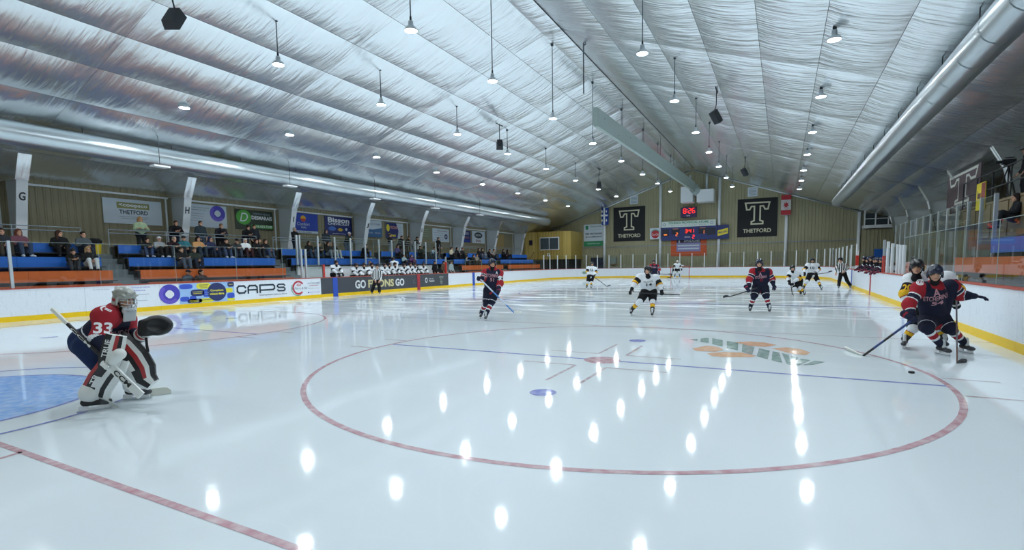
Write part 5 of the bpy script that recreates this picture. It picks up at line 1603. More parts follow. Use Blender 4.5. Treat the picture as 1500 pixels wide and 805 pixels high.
def blob(pl, parent, cx, cy, rx, ry, m, lift):
    pts = []
    for i in range(32):
        a = 2 * math.pi * i / 32; c, s_ = math.cos(a), math.sin(a)
        pts.append((cx + rx * math.copysign(abs(c) ** .6, c), cy + ry * math.copysign(abs(s_) ** .6, s_)))
    return pl.poly(parent, pts, m, lift)
MBL = paint('3a58c8')
for cx, cy, rx, ry, m in ((10.5, .9, .26, .1, MBL), (10.42, .38, .18, .1, MBL), (10.75, .36, .14, .14, MBL), (12.4, .42, .17, .12, MBL), (10.95, .62, .28, .14, NAVYP), (10.82, .28, .3, .09, NAVYP), (12.42, .92, .15, .11, NAVYP),
                          (11.22, .90, .30, .13, YEL), (11.3, .28, .32, .09, YEL), (12.3, .66, .2, .1, YEL), (12.4, .25, .18, .06, YEL), (11.33, .58, .15, .16, MBL)):
    blob(AD, mu, cx, cy, rx, ry, m, .006)
AD.disc(mu, 11.78, .62, .42, .40, NAVYP, .009)
AD.text(mu, 'Complexe', 11.78, .68, .58, .11, YEL, .012, bold=.03); AD.text(mu, 'mieux-être', 11.78, .54, .62, .10, YEL, .012, bold=.03)
AD.lines(mu, 11.22, .95, .4, 3, .06, .018, NAVYP, .010); AD.lines(mu, 10.95, .66, .4, 2, .07, .018, YEL, .010); AD.lines(mu, 11.33, .62, .18, 2, .08, .014, LBLUE, .010); AD.lines(mu, 10.8, .30, .4, 2, .06, .015, YEL, .010)
AD.lines(mu, 12.42, .92, .18, 1, .06, .02, YEL, .010); AD.lines(mu, 11.3, .3, .4, 1, .06, .02, NAVYP, .010)
# wide rounded capital letters drawn as strokes
def stroke(pl, parent, pts, w_, m, lift=.005):
    b = MB()
    for (x0, y0), (x1, y1) in zip(pts[:-1], pts[1:]):
        d = np.array([x1 - x0, y1 - y0]); l = np.linalg.norm(d)
        if l < 1e-6: continue
        d /= l; n_ = np.array([-d[1], d[0]]) * w_ / 2; e = d * w_ * .45
        q = [(x0 - e[0] + n_[0], y0 - e[1] + n_[1]), (x0 - e[0] - n_[0], y0 - e[1] - n_[1]), (x1 + e[0] - n_[0], y1 + e[1] - n_[1]), (x1 + e[0] + n_[0], y1 + e[1] + n_[1])]
        b.add([pl.pt(x, y, lift) for x, y in q], [(0, 1, 2, 3)]); lift += .0002
    return b.build('lettering', m, parent)
def rr(x0, y0, x1, y1, c):
    return [(x1, y1 - c * 0), (x0 + c, y1), (x0, y1 - c), (x0, y0 + c), (x0 + c, y0), (x1, y0)]
yb, yt = .50, .82
stroke(AD, bl, [(13.12, yt - .08), (13.05, yt), (12.8, yt), (12.72, yt - .08), (12.72, yb + .08), (12.8, yb), (13.05, yb), (13.12, yb + .08)], .075, INK)
stroke(AD, bl, [(13.25, yb - .02), (13.25, yt - .08), (13.33, yt), (13.62, yt), (13.7, yt - .08), (13.7, yb - .02)], .075, INK); stroke(AD, bl, [(13.25, yb + .12), (13.7, yb + .12)], .07, INK)
stroke(AD, bl, [(13.85, yb - .02), (13.85, yt), (14.55, yt), (14.62, yt - .06), (14.62, yb + .14), (14.55, yb + .08), (13.88, yb + .08)], .075, INK)
stroke(AD, bl, [(15.2, yt - .06), (15.13, yt), (14.85, yt), (14.79, yt - .06), (14.79, yb + .22), (14.85, yb + .17), (15.13, yb + .17), (15.2, yb + .11), (15.2, yb + .04), (15.13, yb), (14.85, yb), (14.79, yb + .05)], .07, INK)
AD.text(bl, 'Complexe mieux-être', 14.55, .34, 1.5, .10, INK)
AD.ring(bl, 16.0, .60, .27, .36, paint('c23a4a'), .005, .6, 5.5); AD.ring(bl, 15.96, .57, .36, .39, paint('4f9d6a'), .005, 2.6, 5.2)
AD.text(bl, 'IGA', 16.02, .74, .26, .12, paint('c23a4a'), .007, bold=.02, shear=.3); AD.text(bl, 'St-Pierre & Fils', 16.05, .57, .95, .12, paint('7a8a94'), .008, shear=.4)
AD.text(bl, '418 332-4088', 16.95, .80, .78, .09, GREYI, shear=.3); AD.lines(bl, 16.95, .68, .6, 1, .1, .02, paint('c23a4a')); AD.text(bl, 'JEAN-PIERRE ROBERGE', 16.95, .52, .75, .045, GREYI); AD.text(bl, 'igastpierreetfils', 17.0, .32, .65, .05, PURP2); AD.disc(bl, 16.6, .32, .04, .04, PURP, .005)
DARKB = paint('474b52'); dp = AD.slab('bench_advert_panel', (17.43 + 29.13) / 2, .61, 29.13 - 17.43, .87, DARKB, .01, bl)
for y in (18.4,): stripe(bl, -HWID, y, .33, BLUEP, lift=.03)
stripe(bl, -HWID, YC, .3, REDP, lift=.03)
AD2 = Plane((-HWID + .012, 0, 0), (0, 1, 0), (0, 0, 1))
CREAM = paint('d8cf9a')
AD2.text(dp, 'GO', 20.3, .60, .85, .50, WHITE, bold=.035); AD2.text(dp, 'FILONS', 22.05, .60, 2.25, .48, CREAM, bold=.035); AD2.text(dp, 'GO', 23.75, .60, .85, .48, WHITE, bold=.035)
AD2.text(dp, 'Ville de', 27.05, .72, .5, .1, WHITE); AD2.text(dp, 'Thetford', 27.1, .56, .6, .14, WHITE, bold=.02); AD2.ring(dp, 26.5, .63, .08, .13, WHITE, yx=1.4)
def inset(pts, t):
    out = []
    n = len(pts)
    for i in range(n):
        p0, p1, p2 = (np.array(pts[(i + k_) % n], float) for k_ in (-1, 0, 1))
        a = (p1 - p0) / np.linalg.norm(p1 - p0); b = (p2 - p1) / np.linalg.norm(p2 - p1)
        na, nb_ = np.array([a[1], -a[0]]), np.array([b[1], -b[0]])       # inward for a clockwise outline
        q = na + nb_; q = q / max(.35, (q @ q) / 2)
        out.append(tuple(p1 + q * t))
    return out
def big_t(pl, parent, cx, cy, w_, h, m, lift, ins=0.0):
    a, b, s_ = w_ / 2, h / 2, w_ * .13
    pts = [(-a, b), (a, b), (a * .86, b - h * .36), (a * .55, b - h * .36), (a * .42, b - h * .22), (s_ * 1.1, b - h * .22), (s_ * 1.1, -b + h * .2), (a * .5, -b + h * .16), (a * .5, -b), (-a * .5, -b), (-a * .5, -b + h * .16), (-s_ * 1.1, -b + h * .2), (-s_ * 1.1, b - h * .22), (-a * .42, b - h * .22), (-a * .55, b - h * .36), (-a * .86, b - h * .36)]
    if ins: pts = inset(pts, ins)
    return pl.poly(parent, [(cx + x, cy + y) for x, y in pts], m, lift, 'emblem')
big_t(AD2, dp, 28.25, .66, .5, .4, paint('a8b4a4'), .004); big_t(AD2, dp, 28.25, .66, .5, .4, DARKB, .007, .03); AD2.ring(dp, 28.25, .40, .05, .1, paint('a8b4a4'))
AD2.text(dp, 'K', 25.2, .6, .3, .35, paint('5c6068'), bold=.02)
# faint green strip on the far left corner boards
a_ = math.radians(136)
cpt = np.array([-HWID + R_C + (R_C - .012) * math.cos(a_), YB + (R_C - .012) * math.sin(a_), 0]); d_ = np.array([-math.cos(a_), -math.sin(a_), 0])
pl = Plane(cpt, np.cross([0, 0, 1.0], d_), (0, 0, 1)); sg = pl.slab('advert_strip', 0, .62, 1.9, .3, paint('8fae9e'), .004, bf); pl.text(sg, 'metallurgistes', 0, .62, 1.7, .18, paint('5d7f72'), .006)
pl = Plane((8.9, Y1 - 2.0, 0), (1, 0, 0), (0, 0, 1))

# ------------------------------------------------------------------ banners and signs
def sign(name, label, pl, cx, cy, w_, h, m, thick=.03, cat='banner', group=None):
    o = pl.slab(name, cx, cy, w_, h, m, thick)
    tag(o, label, cat, group)
    return o
LW = Plane((WL + .06, 0, 0), (0, 1, 0), (0, 0, 1))
def lsign(name, label, y0, z1, y1, z0, m):
    o = sign(name, label, LW, (y0 + y1) / 2, (z0 + z1) / 2, y1 - y0, z1 - z0, m, group='banners on the left wall')
    return o, (y0 + y1) / 2, (z0 + z1) / 2, y1 - y0, z1 - z0
BWHT = paint('c9d4dc', .6); OLIVE = paint('8c8c52'); BNAVY = paint('1d2a6a'); BBLUE = paint('1f3fa8', .5); GREEN = paint('4fa83a'); DGREEN = paint('2c3a2a')
o, x, y, w_, h = lsign('banner', 'white banner with olive name plate on the wall of the first bay', 10.12, 4.95, 12.55, 3.8, BWHT)
LW.rect(o, x, y + .28, 1.35, .28, OLIVE, .003); LW.text(o, '<coopsco', x, y + .28, 1.2, .2, WHITE, .006, bold=.03); LW.text(o, 'THETFORD', x, y - .02, 1.2, .2, INK, .004, bold=.03); LW.lines(o, x, y - .24, 1.2, 2, .08, .025, GREYI)
o, x, y, w_, h = lsign('banner', 'white banner with violet ring logo beside column H', 13.8, 5.05, 15.85, 3.85, BWHT)
ring_logo(LW, o, x + .52, y + .18, .42, BWHT); LW.text(o, 'Au coeur d’une expérience', x - .42, y + .42, 1.0, .08, INK); LW.text(o, 'simplement humaine', x - .5, y + .30, .85, .08, INK); LW.lines(o, x - .55, y + .1, .7, 4, .12, .02, GREYI)
o, x, y, w_, h = lsign('banner', 'dark banner with round green D emblem above the standing men', 16.35, 5.0, 18.7, 3.88, DGREEN)
LW.rect(o, x + .45, y - .36, 1.35, .2, GREEN, .003); LW.disc(o, x - .68, y + .12, .45, .42, GREEN, .004); LW.text(o, 'D', x - .68, y + .12, .5, .5, WHITE, .007, shear=.3); LW.text(o, 'IMPRIMERIE', x + .45, y + .36, 1.1, .12, GREYI); LW.text(o, 'DESMARAIS', x + .45, y + .14, 1.3, .22, WHITE, .004, bold=.03); LW.text(o, '418.423.7349', x + .5, y - .36, 1.15, .15, WHITE, .006, bold=.02)
o, x, y, w_, h = lsign('banner', 'blue banner with yellow and red roundel beside column I', 19.75, 5.1, 22.0, 3.85, BBLUE)
LW.rect(o, x, y - .55, w_, .15, BWHT, .003); LW.disc(o, x, y + .30, .2, .2, paint('e8b52c'), .004); LW.poly(o, ellipse_pts(x, y + .30, .2, .2, 16, math.pi, 2 * math.pi), paint('c2452c'), .006); LW.text(o, 'Comfort', x, y - .04, .95, .2, BWHT, shear=.1); LW.text(o, 'INN', x, y - .26, .35, .13, BWHT); LW.text(o, '418 332-0000', x, y - .55, 1.2, .08, INK, .006)
o, x, y, w_, h = lsign('banner', 'navy banner with bold white car dealer lettering', 22.6, 5.1, 25.0, 3.85, BNAVY)
LW.text(o, 'Bisson', x, y + .40, 1.9, .33, WHITE, .004, bold=.03); LW.text(o, 'CHEVROLET', x, y + .13, 1.9, .16, WHITE, .004, bold=.02); LW.poly(o, [(x - .15, y - .25), (x + .02, y - .14), (x + .2, y - .14), (x + .38, y - .25), (x + .2, y - .35), (x, y - .35)], paint('d8b23a'), .004); LW.disc(o, x - .6, y - .2, .32, .15, paint('4a74c8'), .004); LW.disc(o, x + .65, y - .2, .1, .1, BWHT, .004); LW.text(o, 'thetford mines', x, y - .52, 1.2, .07, WHITE)
o, x, y, w_, h = lsign('banner', 'banner half white and half blue beside column J', 26.3, 5.1, 28.0, 3.85, paint('3a6a9c'))
LW.poly(o, [(x - w_ / 2, y), (x - w_ * .1, y - .05), (x + w_ / 2, y + .1), (x + w_ / 2, y + h / 2), (x - w_ / 2, y + h / 2)], BWHT, .003); LW.text(o, 'PHYSIO FORME', x, y + .35, 1.4, .14, GREYI, bold=.02); LW.text(o, 'THETFORD', x - .4, y - .3, .6, .1, BWHT); LW.text(o, 'DISRAELI', x + .4, y - .3, .6, .1, BWHT)
o, x, y, w_, h = lsign('banner', 'navy and white banner with yellow ball and wavy lettering', 28.45, 5.05, 30.45, 3.85, BWHT)
LW.poly(o, [(x - w_ / 2, y - h / 2), (x + .3, y - h / 2), (x + .45, y), (x + .2, y + h / 2), (x - w_ / 2, y + h / 2)], BNAVY, .003); LW.disc(o, x - .75, y + .2, .18, .28, paint('e8d52c'), .006); LW.text(o, 'PISCINE', x - .1, y + .25, .8, .22, paint('c98a8a'), .007, bold=.04); LW.text(o, 'Fitness', x - .3, y - .35, .8, .25, paint('e8d52c'), .007, bold=.03); LW.lines(o, x + .7, y + .3, .35, 5, .14, .03, GREYI)
o, x, y, w_, h = lsign('banner', 'dull grey-green banner beside column K', 32.3, 5.0, 34.1, 3.95, paint('7f8870')); LW.lines(o, x, y + .3, 1.1, 4, .18, .04, paint('a8ae90')); LW.disc(o, x - .3, y - .1, .1, .1, paint('a86a5a'), .004)
o, x, y, w_, h = lsign('banner', 'white banner with small blue seal past column K', 34.3, 4.95, 36.8, 3.78, BWHT); LW.text(o, 'Vignerons-Gauthier', x + .2, y + .38, 1.5, .13, paint('7a4a4a'), bold=.02); LW.lines(o, x - .3, y + .2, 1.4, 4, .2, .03, GREYI); LW.ring(o, x + .75, y - .1, .1, .24, NAVYP)
o, x, y, w_, h = lsign('banner', 'small dark blue banner beside column L', 38.9, 5.0, 40.4, 3.87, BNAVY); LW.text(o, 'ADI', x, y + .3, .8, .22, WHITE); LW.text(o, 'SPORTS', x, y - .1, 1.0, .16, paint('c98a6a')); LW.rect(o, x, y - .42, 1.4, .12, BBLUE, .003)
o, x, y, w_, h = lsign('banner', 'white banner with dark oval emblem past column L', 40.7, 5.05, 43.2, 3.85, BWHT); LW.disc(o, x - .1, y + .2, .75, .3, paint('24282c'), .003); LW.text(o, 'ELECTRO', x - .1, y + .2, 1.0, .2, BWHT, .006, bold=.03); LW.text(o, 'DUO', x - .1, y - .35, 1.0, .25, paint('7a3a3a'), bold=.03)
o = sign('notice_board', 'plain blue notice board at the far end of the left wall', LW, 50.1, 4.0, 1.1, 1.2, paint('2a4a9a'), cat='sign')
o = sign('plywood_board', 'tan plywood panel on the left wall near the far corner', LW, 46.3, 4.1, 1.6, 1.7, paint('a8905c'), cat='panel')

# far wall
FWL = Plane((0, FARW - .06, 0), (1, 0, 0), (0, 0, 1))
TBLK, TCRM = paint('17181c', .7), paint('d6d2b6', .7)
for x0, x1, nm in ((-8.75, -4.98, 'left'), (4.93, 8.76, 'right')):
    cx = (x0 + x1) / 2
    o = sign('banner', 'large black banner with cream letter T at the %s of the scoreboard' % nm, FWL, cx, 6.2, x1 - x0, 4.0, TBLK, .04, group='letter banners on the far wall')
    big_t(FWL, o, cx, 6.65, 2.5, 2.35, TCRM, .004); big_t(FWL, o, cx, 6.65, 2.5, 2.35, TBLK, .008, .15)
    FWL.text(o, 'THETFORD', cx, 4.85, 2.7, .42, TCRM, .004, bold=.02)
o = sign('flag', 'blue flag with white cross on the far wall', FWL, -9.68, 7.22, .85, 2.0, paint('2444a0', .7), cat='flag', group='flags')
FW2 = Plane((0, FARW - .40, 0), (1, 0, 0), (0, 0, 1))
o.location.y -= .34
FW2.rect(o, -9.68, 7.22, .2, 2.0, WHITE, .004); FW2.rect(o, -9.68, 7.3, .85, .2, WHITE, .006)
for dx in (-.27, .27):
    for dz in (-.5, .55): FW2.poly(o, [(-9.68 + dx, 7.22 + dz - .2), (-9.68 + dx + .09, 7.22 + dz), (-9.68 + dx, 7.22 + dz + .2), (-9.68 + dx - .09, 7.22 + dz)], WHITE, .006, 'emblem')
o = sign('flag', 'red and white maple leaf flag on the far wall', FWL, 9.52, 7.27, .9, 2.0, paint('e2e2e0', .7), cat='flag', group='flags')
o.location.y -= .34
for dz in (.76, -.76): FW2.rect(o, 9.52, 7.27 + dz, .9, .48, paint('b23038', .7), .004)
FW2.poly(o, [(9.52 + .3 * r_ * math.cos(a), 7.27 + .36 * r_ * math.sin(a)) for a, r_ in [(math.pi / 2 + i * math.pi / 7, 1.0 if i % 2 == 0 else .5) for i in range(14)]], paint('b23038', .7), .004, 'emblem')
o = sign('sign', 'white and green sponsor sign left of the black T banner', FWL, -11.25, 5.06, 2.5, 2.65, BWHT, cat='sign')
FWL.rect(o, -11.25, 4.05, 2.5, .62, paint('2f8a5c'), .003); FWL.rect(o, -12.1, 6.0, .35, .45, paint('2f8a5c'), .003); FWL.text(o, 'Desjardins', -11.0, 6.1, 1.4, .28, paint('3f7a5c')); FWL.text(o, 'Caisse de la région', -11.0, 5.75, 1.3, .14, GREYI); FWL.text(o, 'FIER PARTENAIRE', -11.25, 5.25, 2.1, .22, INK, bold=.03); FWL.text(o, 'DE LA COMMUNAUTÉ', -11.25, 4.9, 2.1, .2, INK, bold=.03); FWL.text(o, 'desjardins.com', -11.25, 4.05, 1.6, .2, BWHT, .006)
# score clock
LED = mat('red_led', 'ff2a18', .5, emis=3.0); AMB = mat('amber_led', 'ff7a20', .5, emis=2.0)
SBB = paint('22306e', .5); SBD = paint('151a30', .5)
SBP = Plane((0, FARW - .5, 0), (1, 0, 0), (0, 0, 1))
def seg(pl, parent, ch, cx, cy, w_, h, m, lift=.006):
    S = {'0': 'abcdef', '1': 'bc', '2': 'abged', '3': 'abgcd', '4': 'fgbc', '5': 'afgcd', '6': 'afgcde', '7': 'abc', '8': 'abcdefg', '9': 'abcdfg'}[ch]
    t = w_ * .17; b = MB()
    R_ = dict(a=(0, h / 2, w_ * .8, t), g=(0, 0, w_ * .8, t), d=(0, -h / 2, w_ * .8, t), f=(-w_ / 2, h / 4, t, h * .42), b=(w_ / 2, h / 4, t, h * .42), e=(-w_ / 2, -h / 4, t, h * .42), c=(w_ / 2, -h / 4, t, h * .42))
    for k_ in S:
        x, y, ww, hh = R_[k_]; b.obox(pl.pt(cx + x, cy + y, lift), pl.r * ww / 2, pl.u * hh / 2, pl.n * .006)
    b.build('led_digit', m, parent)
r = empty('wall_clock', (-.06, FARW - .5, 6.57), 'digital clock with red 8:26 above the scoreboard', 'clock')
SBP.slab('case', -.06, 7.12, 1.66, 1.1, paint('3a2a5a', .5), .25, r)
for ch, dx in (('8', -.42), ('2', .12), ('6', .52)): seg(SBP, r, ch, -.06 + dx, 7.28, .26, .5, LED)
for dz in (.12, -.12): SBP.rect(r, -.22, 7.28 + dz, .07, .07, LED, .008, 'led_dot')
SBP.text(r, 'TEMP', -.1, 6.75, .4, .12, WHITE)
r = empty('scoreboard', (0, FARW - .6, 4.05), 'long blue electronic scoreboard on the far wall', 'scoreboard')
SBP.slab('case', -.04, 4.83, 5.98, 1.45, SBB, .3, r)
for cx, w_ in ((-2.55, .8), (2.35, .9)): SBP.rect(r, cx, 4.95, w_, .8, SBD, .003, 'display_panel')
for cx in (-1.45, 1.45, 0): SBP.rect(r, cx, 5.05, .9, .62, SBD, .003, 'display_panel')
for ch, dx in (('3', -.3), ('4', .12), ('1', .42)): seg(SBP, r, ch, dx, 5.08, .2, .4, LED, .01)
SBP.rect(r, -.1, 5.15, .06, .06, LED, .01, 'led_dot'); SBP.rect(r, -.1, 5.0, .06, .06, LED, .01, 'led_dot')
seg(SBP, r, '2', .5, 4.42, .2, .35, LED, .01); seg(SBP, r, '2', -1.3, 4.75, .2, .34, AMB, .01); seg(SBP, r, '1', 1.5, 4.9, .2, .4, AMB, .01); SBP.lines(r, -2.55, 4.75, .35, 1, .1, .08, AMB, .01, 'led_row'); SBP.lines(r, -1.45, 5.36, .6, 1, .1, .07, paint('c98a6a'), .01); SBP.lines(r, 1.45, 5.36, .6, 1, .1, .07, paint('c98a6a'), .01); SBP.text(r, 'PERIODE', -.15, 4.42, .6, .12, WHITE, .01)
o = sign('banner', 'pale tournament banner along the top of the scoreboard', SBP, -.1, 5.88, 5.8, .66, paint('d4ded8', .6), .05)
SBP.text(o, 'TOURNOI PROVINCIAL ATOME', -.1, 6.02, 4.3, .24, paint('3f8f6a'), .006, bold=.03); SBP.text(o, 'Du 12 au 21 janvier 2024', -.1, 5.72, 3.6, .16, GREYI, .006)
for dx in (-2.6, 2.5): SBP.ring(o, -.1 + dx, 5.88, .1, .17, GREYI, .006)
o = sign('sign', 'square white soft drink sign with red disc beside the scoreboard', SBP, -3.70, 4.93, 1.2, 1.25, BWHT, .2, cat='sign')
SBP.disc(o, -3.70, 4.85, .45, .45, paint('b0222c'), .004); SBP.text(o, 'Coca-Cola', -3.70, 4.85, .8, .25, WHITE, .008, shear=.3); SBP.poly(o, ellipse_pts(-3.7, 4.85, .55, .55, 16, .4, 2.7), paint('4a8a7a'), .002)
o = sign('sign', 'blue sign with slanted yellow plate right of the scoreboard', SBP, 3.55, 4.83, 1.15, 1.5, SBB, .2, cat='sign')
SBP.poly(o, [(3.0, 4.4), (4.05, 4.65), (4.05, 5.25), (3.0, 5.0)], paint('e8d52c'), .004); SBP.text(o, 'PRO-LAC', 3.53, 4.83, .9, .25, SBB, .008, bold=.04, rot=.22)
o = sign('poster', 'orange poster with player photo strip below the scoreboard', FWL, -.09, 3.3, 3.86, 1.95, paint('c9562a', .6), .04, cat='poster')
FWL.rect(o, -.1, 3.55, 2.6, 1.45, paint('8a86b8', .6), .003); FWL.rect(o, -.1, 4.05, 2.6, .5, paint('3a2530', .6), .006); FWL.text(o, 'APPALACHES', .25, 4.0, 1.7, .22, BWHT, .009, bold=.03); big_t(FWL, o, -1.1, 4.05, .4, .4, BWHT, .009)
for dz in (3.5, 3.15): FWL.rect(o, -.1, dz, 2.3, .16, BWHT, .006)
for i, (cx, cz) in enumerate(((-6.3, 8.95), (6.35, 8.9))):
    r = empty('wall_vent', (cx, FARW - .1, cz - .45), 'square white vent on the far wall above the %s T banner' % ('left', 'right')[i], 'vent', 'far wall vents')
    FWL.slab('vent_frame', cx, cz, .95, .95, BWHT, .1, r)
    for k_ in range(5): FWL.rect(r, cx, cz - .3 + .15 * k_, .7, .06, paint('8c969a'), .004, 'slat')
# far doors and cabinets behind the glass
o = MB().box((-11.6, FARW - .1, 0), (-9.9, FARW - .02, 2.35)).build('door_1', paint('1f2740', .5)); tag(o, 'dark navy double door behind the far glass', kind='structure')
o = MB().box((-9.2, FARW - .35, 1.5), (-8.4, FARW - .02, 2.4)).build('wall_cabinet', paint('8f9a8c', .5)); tag(o, 'grey-green wall cabinet right of the navy door', 'cabinet')
# control booth in the far left corner
BTH = siding_mat('booth_siding', 'b39a4e', 0, .35)
r = empty('control_booth', (-14.6, 53.2, 0), 'yellow-tan raised control booth with window in the far left corner', 'booth')
MB().prism([(-18.2, 52.0, 2.2), (-17.0, 52.6, 2.2), (-13.3, 52.6, 2.2), (-12.7, 53.2, 2.2), (-12.7, 56.9, 2.2), (-18.2, 56.9, 2.2)], (0, 0, 3.25)).build('cabin', BTH, r)
BP = Plane((0, 52.59, 0), (1, 0, 0), (0, 0, 1))
wnd = BP.slab('window_frame', -15.2, 4.05, 2.5, 1.5, WHITE, .06, r)
BP2 = Plane((0, 52.55, 0), (1, 0, 0), (0, 0, 1))
for dx in (-.6, .6): BP2.rect(wnd, -15.2 + dx, 4.05, 1.1, 1.3, mat('dark_window', '4c565c', .1), .012, 'pane')
BP2.rect(r, -17.0 - .5, 4.2, .5, .6, paint('2a2440'), .3, 'poster_panel'); BP2.ring(r, -15.3, 2.75, .08, .2, WHITE, .06)
MB().box((-18.2, 53, 0), (-12.9, 56.9, 2.2)).build('dark_base', mat('booth_base', '23262a', .8), r)
b = MB()
for i in range(6): b.box((-18.0 + .25 * i, 51.3, .35 * i), (-17.7 + .25 * i, 51.9, .35 * i + .05))
b.build('stair_treads', DARKM, r); MB().tube([(-18.0, 51.3, 1.0), (-16.6, 51.3, 3.1)], .025, 6).tube([(-16.6, 51.3, 3.1), (-16.6, 51.3, 1.9)], .025, 6).build('handrail', DARKM, r)
# far right glazed loft
r = empty('glazed_loft', (17.2, 56.4, 4.6), 'white framed glass loft in the far right corner', 'loft')
MB().box((16.1, 55.2, 4.55), (18.6, 56.6, 4.85)).build('floor_slab', WHITE, r)
for x in (16.15, 17.0, 18.0, 18.55): MB().box((x - .05, 55.25, 4.85), (x + .05, 55.35, ceil_z(x) - .1)).build('mullion', WHITE, r)
MB().box((16.15, 55.25, 5.4), (18.55, 55.33, 5.46)).build('transom', WHITE, r)
for x0, x1 in ((16.2, 16.95), (17.05, 17.95), (18.05, 18.55)): MB().box((x0, 55.29, 4.85), (x1, 55.31, ceil_z(x1) - .12)).build('pane', mat('loft_glass', '3c464c', .08), r)
o = MB().box((16.1, 55.6, 0), (18.65, 56.9, 4.5)).build('loft_wall', SIDE_X); tag(o, 'shaded tan wall below the glazed loft', kind='structure')
o = MB().box((16.2, 55.1, 0), (18.5, 55.5, 1.9)).box((17.0, 54.9, 0), (18.5, 55.4, 2.6)).build('blue_bench_stack', BLUE); tag(o, 'blue bench stack under the glazed loft', 'bench')

# right wall: grey panel with a pale outlined T, filming platform
RW = Plane((17.0, 0, 0), (0, -1, 0), (0, 0, 1))
o = sign('letter_panel', 'grey panel with pale outlined letter T on the right wall', RW, -29.7, 4.85, 5.0, 1.9, paint('5c4a4c', .6), .05, cat='sign')
big_t(RW, o, -29.7, 5.0, 4.4, 1.5, paint('d6d8cc'), .004); big_t(RW, o, -29.7, 5.0, 4.4, 1.5, paint('5c4a4c', .6), .008, .12); RW.text(o, 'THETFORD', -29.7, 4.1, 3.2, .25, paint('c9ccc4'), .004)
r = empty('filming_platform', (16.6, 20.6, 2.3), 'raised plywood filming platform with rail in the right stands', 'platform')
PLY = mat('plywood', '7a6a4c', .7, var=.15, vscale=2)
MB().box((15.6, 17.6, 3.42), (18.4, 23.8, 3.5)).build('deck', PLY, r)
for i in range(4): MB().box((15.6, 17.7 + 1.5 * i, 2.3), (15.65, 19.1 + 1.5 * i, 3.4)).build('front_panel', PLY, r)
for z in (3.95, 4.5): MB().tube([(15.62, 17.6, z), (15.62, 23.8, z)], .022, 6).build('rail', DARKM, r)
for i in range(5): MB().tube([(15.62, 17.6 + 1.55 * i, 3.5), (15.62, 17.6 + 1.55 * i, 4.5)], .022, 6).build('upright', DARKM, r)
PP = Plane((15.56, 0, 0), (0, -1, 0), (0, 0, 1))
o = sign('poster', 'yellow and red poster on the filming platform rail', PP, -21.6, 3.78, .9, .95, paint('e6cf22', .6), .02, cat='poster')
PP.rect(o, -21.35, 3.78, .4, .9, paint('8a3a30', .6), .003); PP.text(o, 'les', -21.75, 3.85, .35, .3, paint('5a2a20'), .006, bold=.05)
CY_ = 20.55
r = empty('video_camera', (15.9, CY_, 3.5), 'video camera on black tripod on the filming platform', 'camera')
apex = np.array([15.95, CY_, 4.62])
for a in (0.3, 2.4, 4.5): MB().tube([apex, (15.95 + .3 * math.cos(a), CY_ + .3 * math.sin(a), 3.5)], .02, 6).build('tripod_leg', DARKM, r)
MB().box((15.85, CY_ - .1, 4.62), (16.05, CY_ + .1, 4.67)).build('tripod_head', DARKM, r)
MB().box((15.78, CY_ - .08, 4.68), (16.12, CY_ + .08, 4.84)).build('camera_body', SPK, r); MB().tube([(15.78, CY_, 4.77), (15.6, CY_, 4.77)], .05, 12).build('lens', SPK, r); MB().tube([(15.85, CY_, 4.9), (16.1, CY_, 4.9)], .015, 6).build('handle', SPK, r)
# ------------------------------------------------------------------ people in the stands (templates face +x, then copied)
def pose_joints(pose):
    S = dict()
    if pose.startswith('sit'):
        J = dict(pelvis=(0, 0, .10), chest=(-.04, 0, .40), neck=(-.03, 0, .56), head=(.01, 0, .70), sh=(-.04, .185, .50), el=(.06, .25, .27), wr=(.25, .10, .25), hip=(.03, .09, .10), kn=(.34, .13, .27), an=(.42, .12, -.10), hf=(1, 0, -.05))
        if pose == 'sit_cross': J.update(el=(.10, .24, .29), wr=(.20, -.05, .33))
        if pose == 'sit_lean': J.update(chest=(.12, 0, .38), neck=(.20, 0, .51), head=(.28, 0, .64), sh=(.16, .19, .45), el=(.30, .2, .26), wr=(.46, .04, .30), hf=(1, 0, -.15))
        if pose == 'sit_turn': J.update(hf=(.75, .65, 0), el=(.02, .26, .26), wr=(.22, .16, .22))
    else:
        J = dict(pelvis=(0, 0, .95), chest=(0, 0, 1.25), neck=(0, 0, 1.44), head=(.02, 0, 1.585), sh=(-.01, .195, 1.38), el=(-.02, .26, 1.10), wr=(.12, .21, .90), hip=(0, .095, .93), kn=(.03, .11, .50), an=(-.01, .12, .09), hf=(1, 0, -.05))
        if pose == 'stand_cross': J.update(el=(.08, .25, 1.14), wr=(.19, -.05, 1.18))
        if pose == 'stand_lean': J.update(pelvis=(-.12, 0, .93), hip=(-.12, .095, .92), chest=(.05, 0, 1.2), neck=(.14, 0, 1.37), head=(.2, 0, 1.50), sh=(.1, .2, 1.31), el=(.16, .27, 1.08), wr=(.32, .06, 1.12), hf=(1, 0, -.15), kn=(-.06, .11, .50), an=(-.1, .12, .09))
    return {k_: np.array(v, float) for k_, v in J.items()}
_TPL = {}
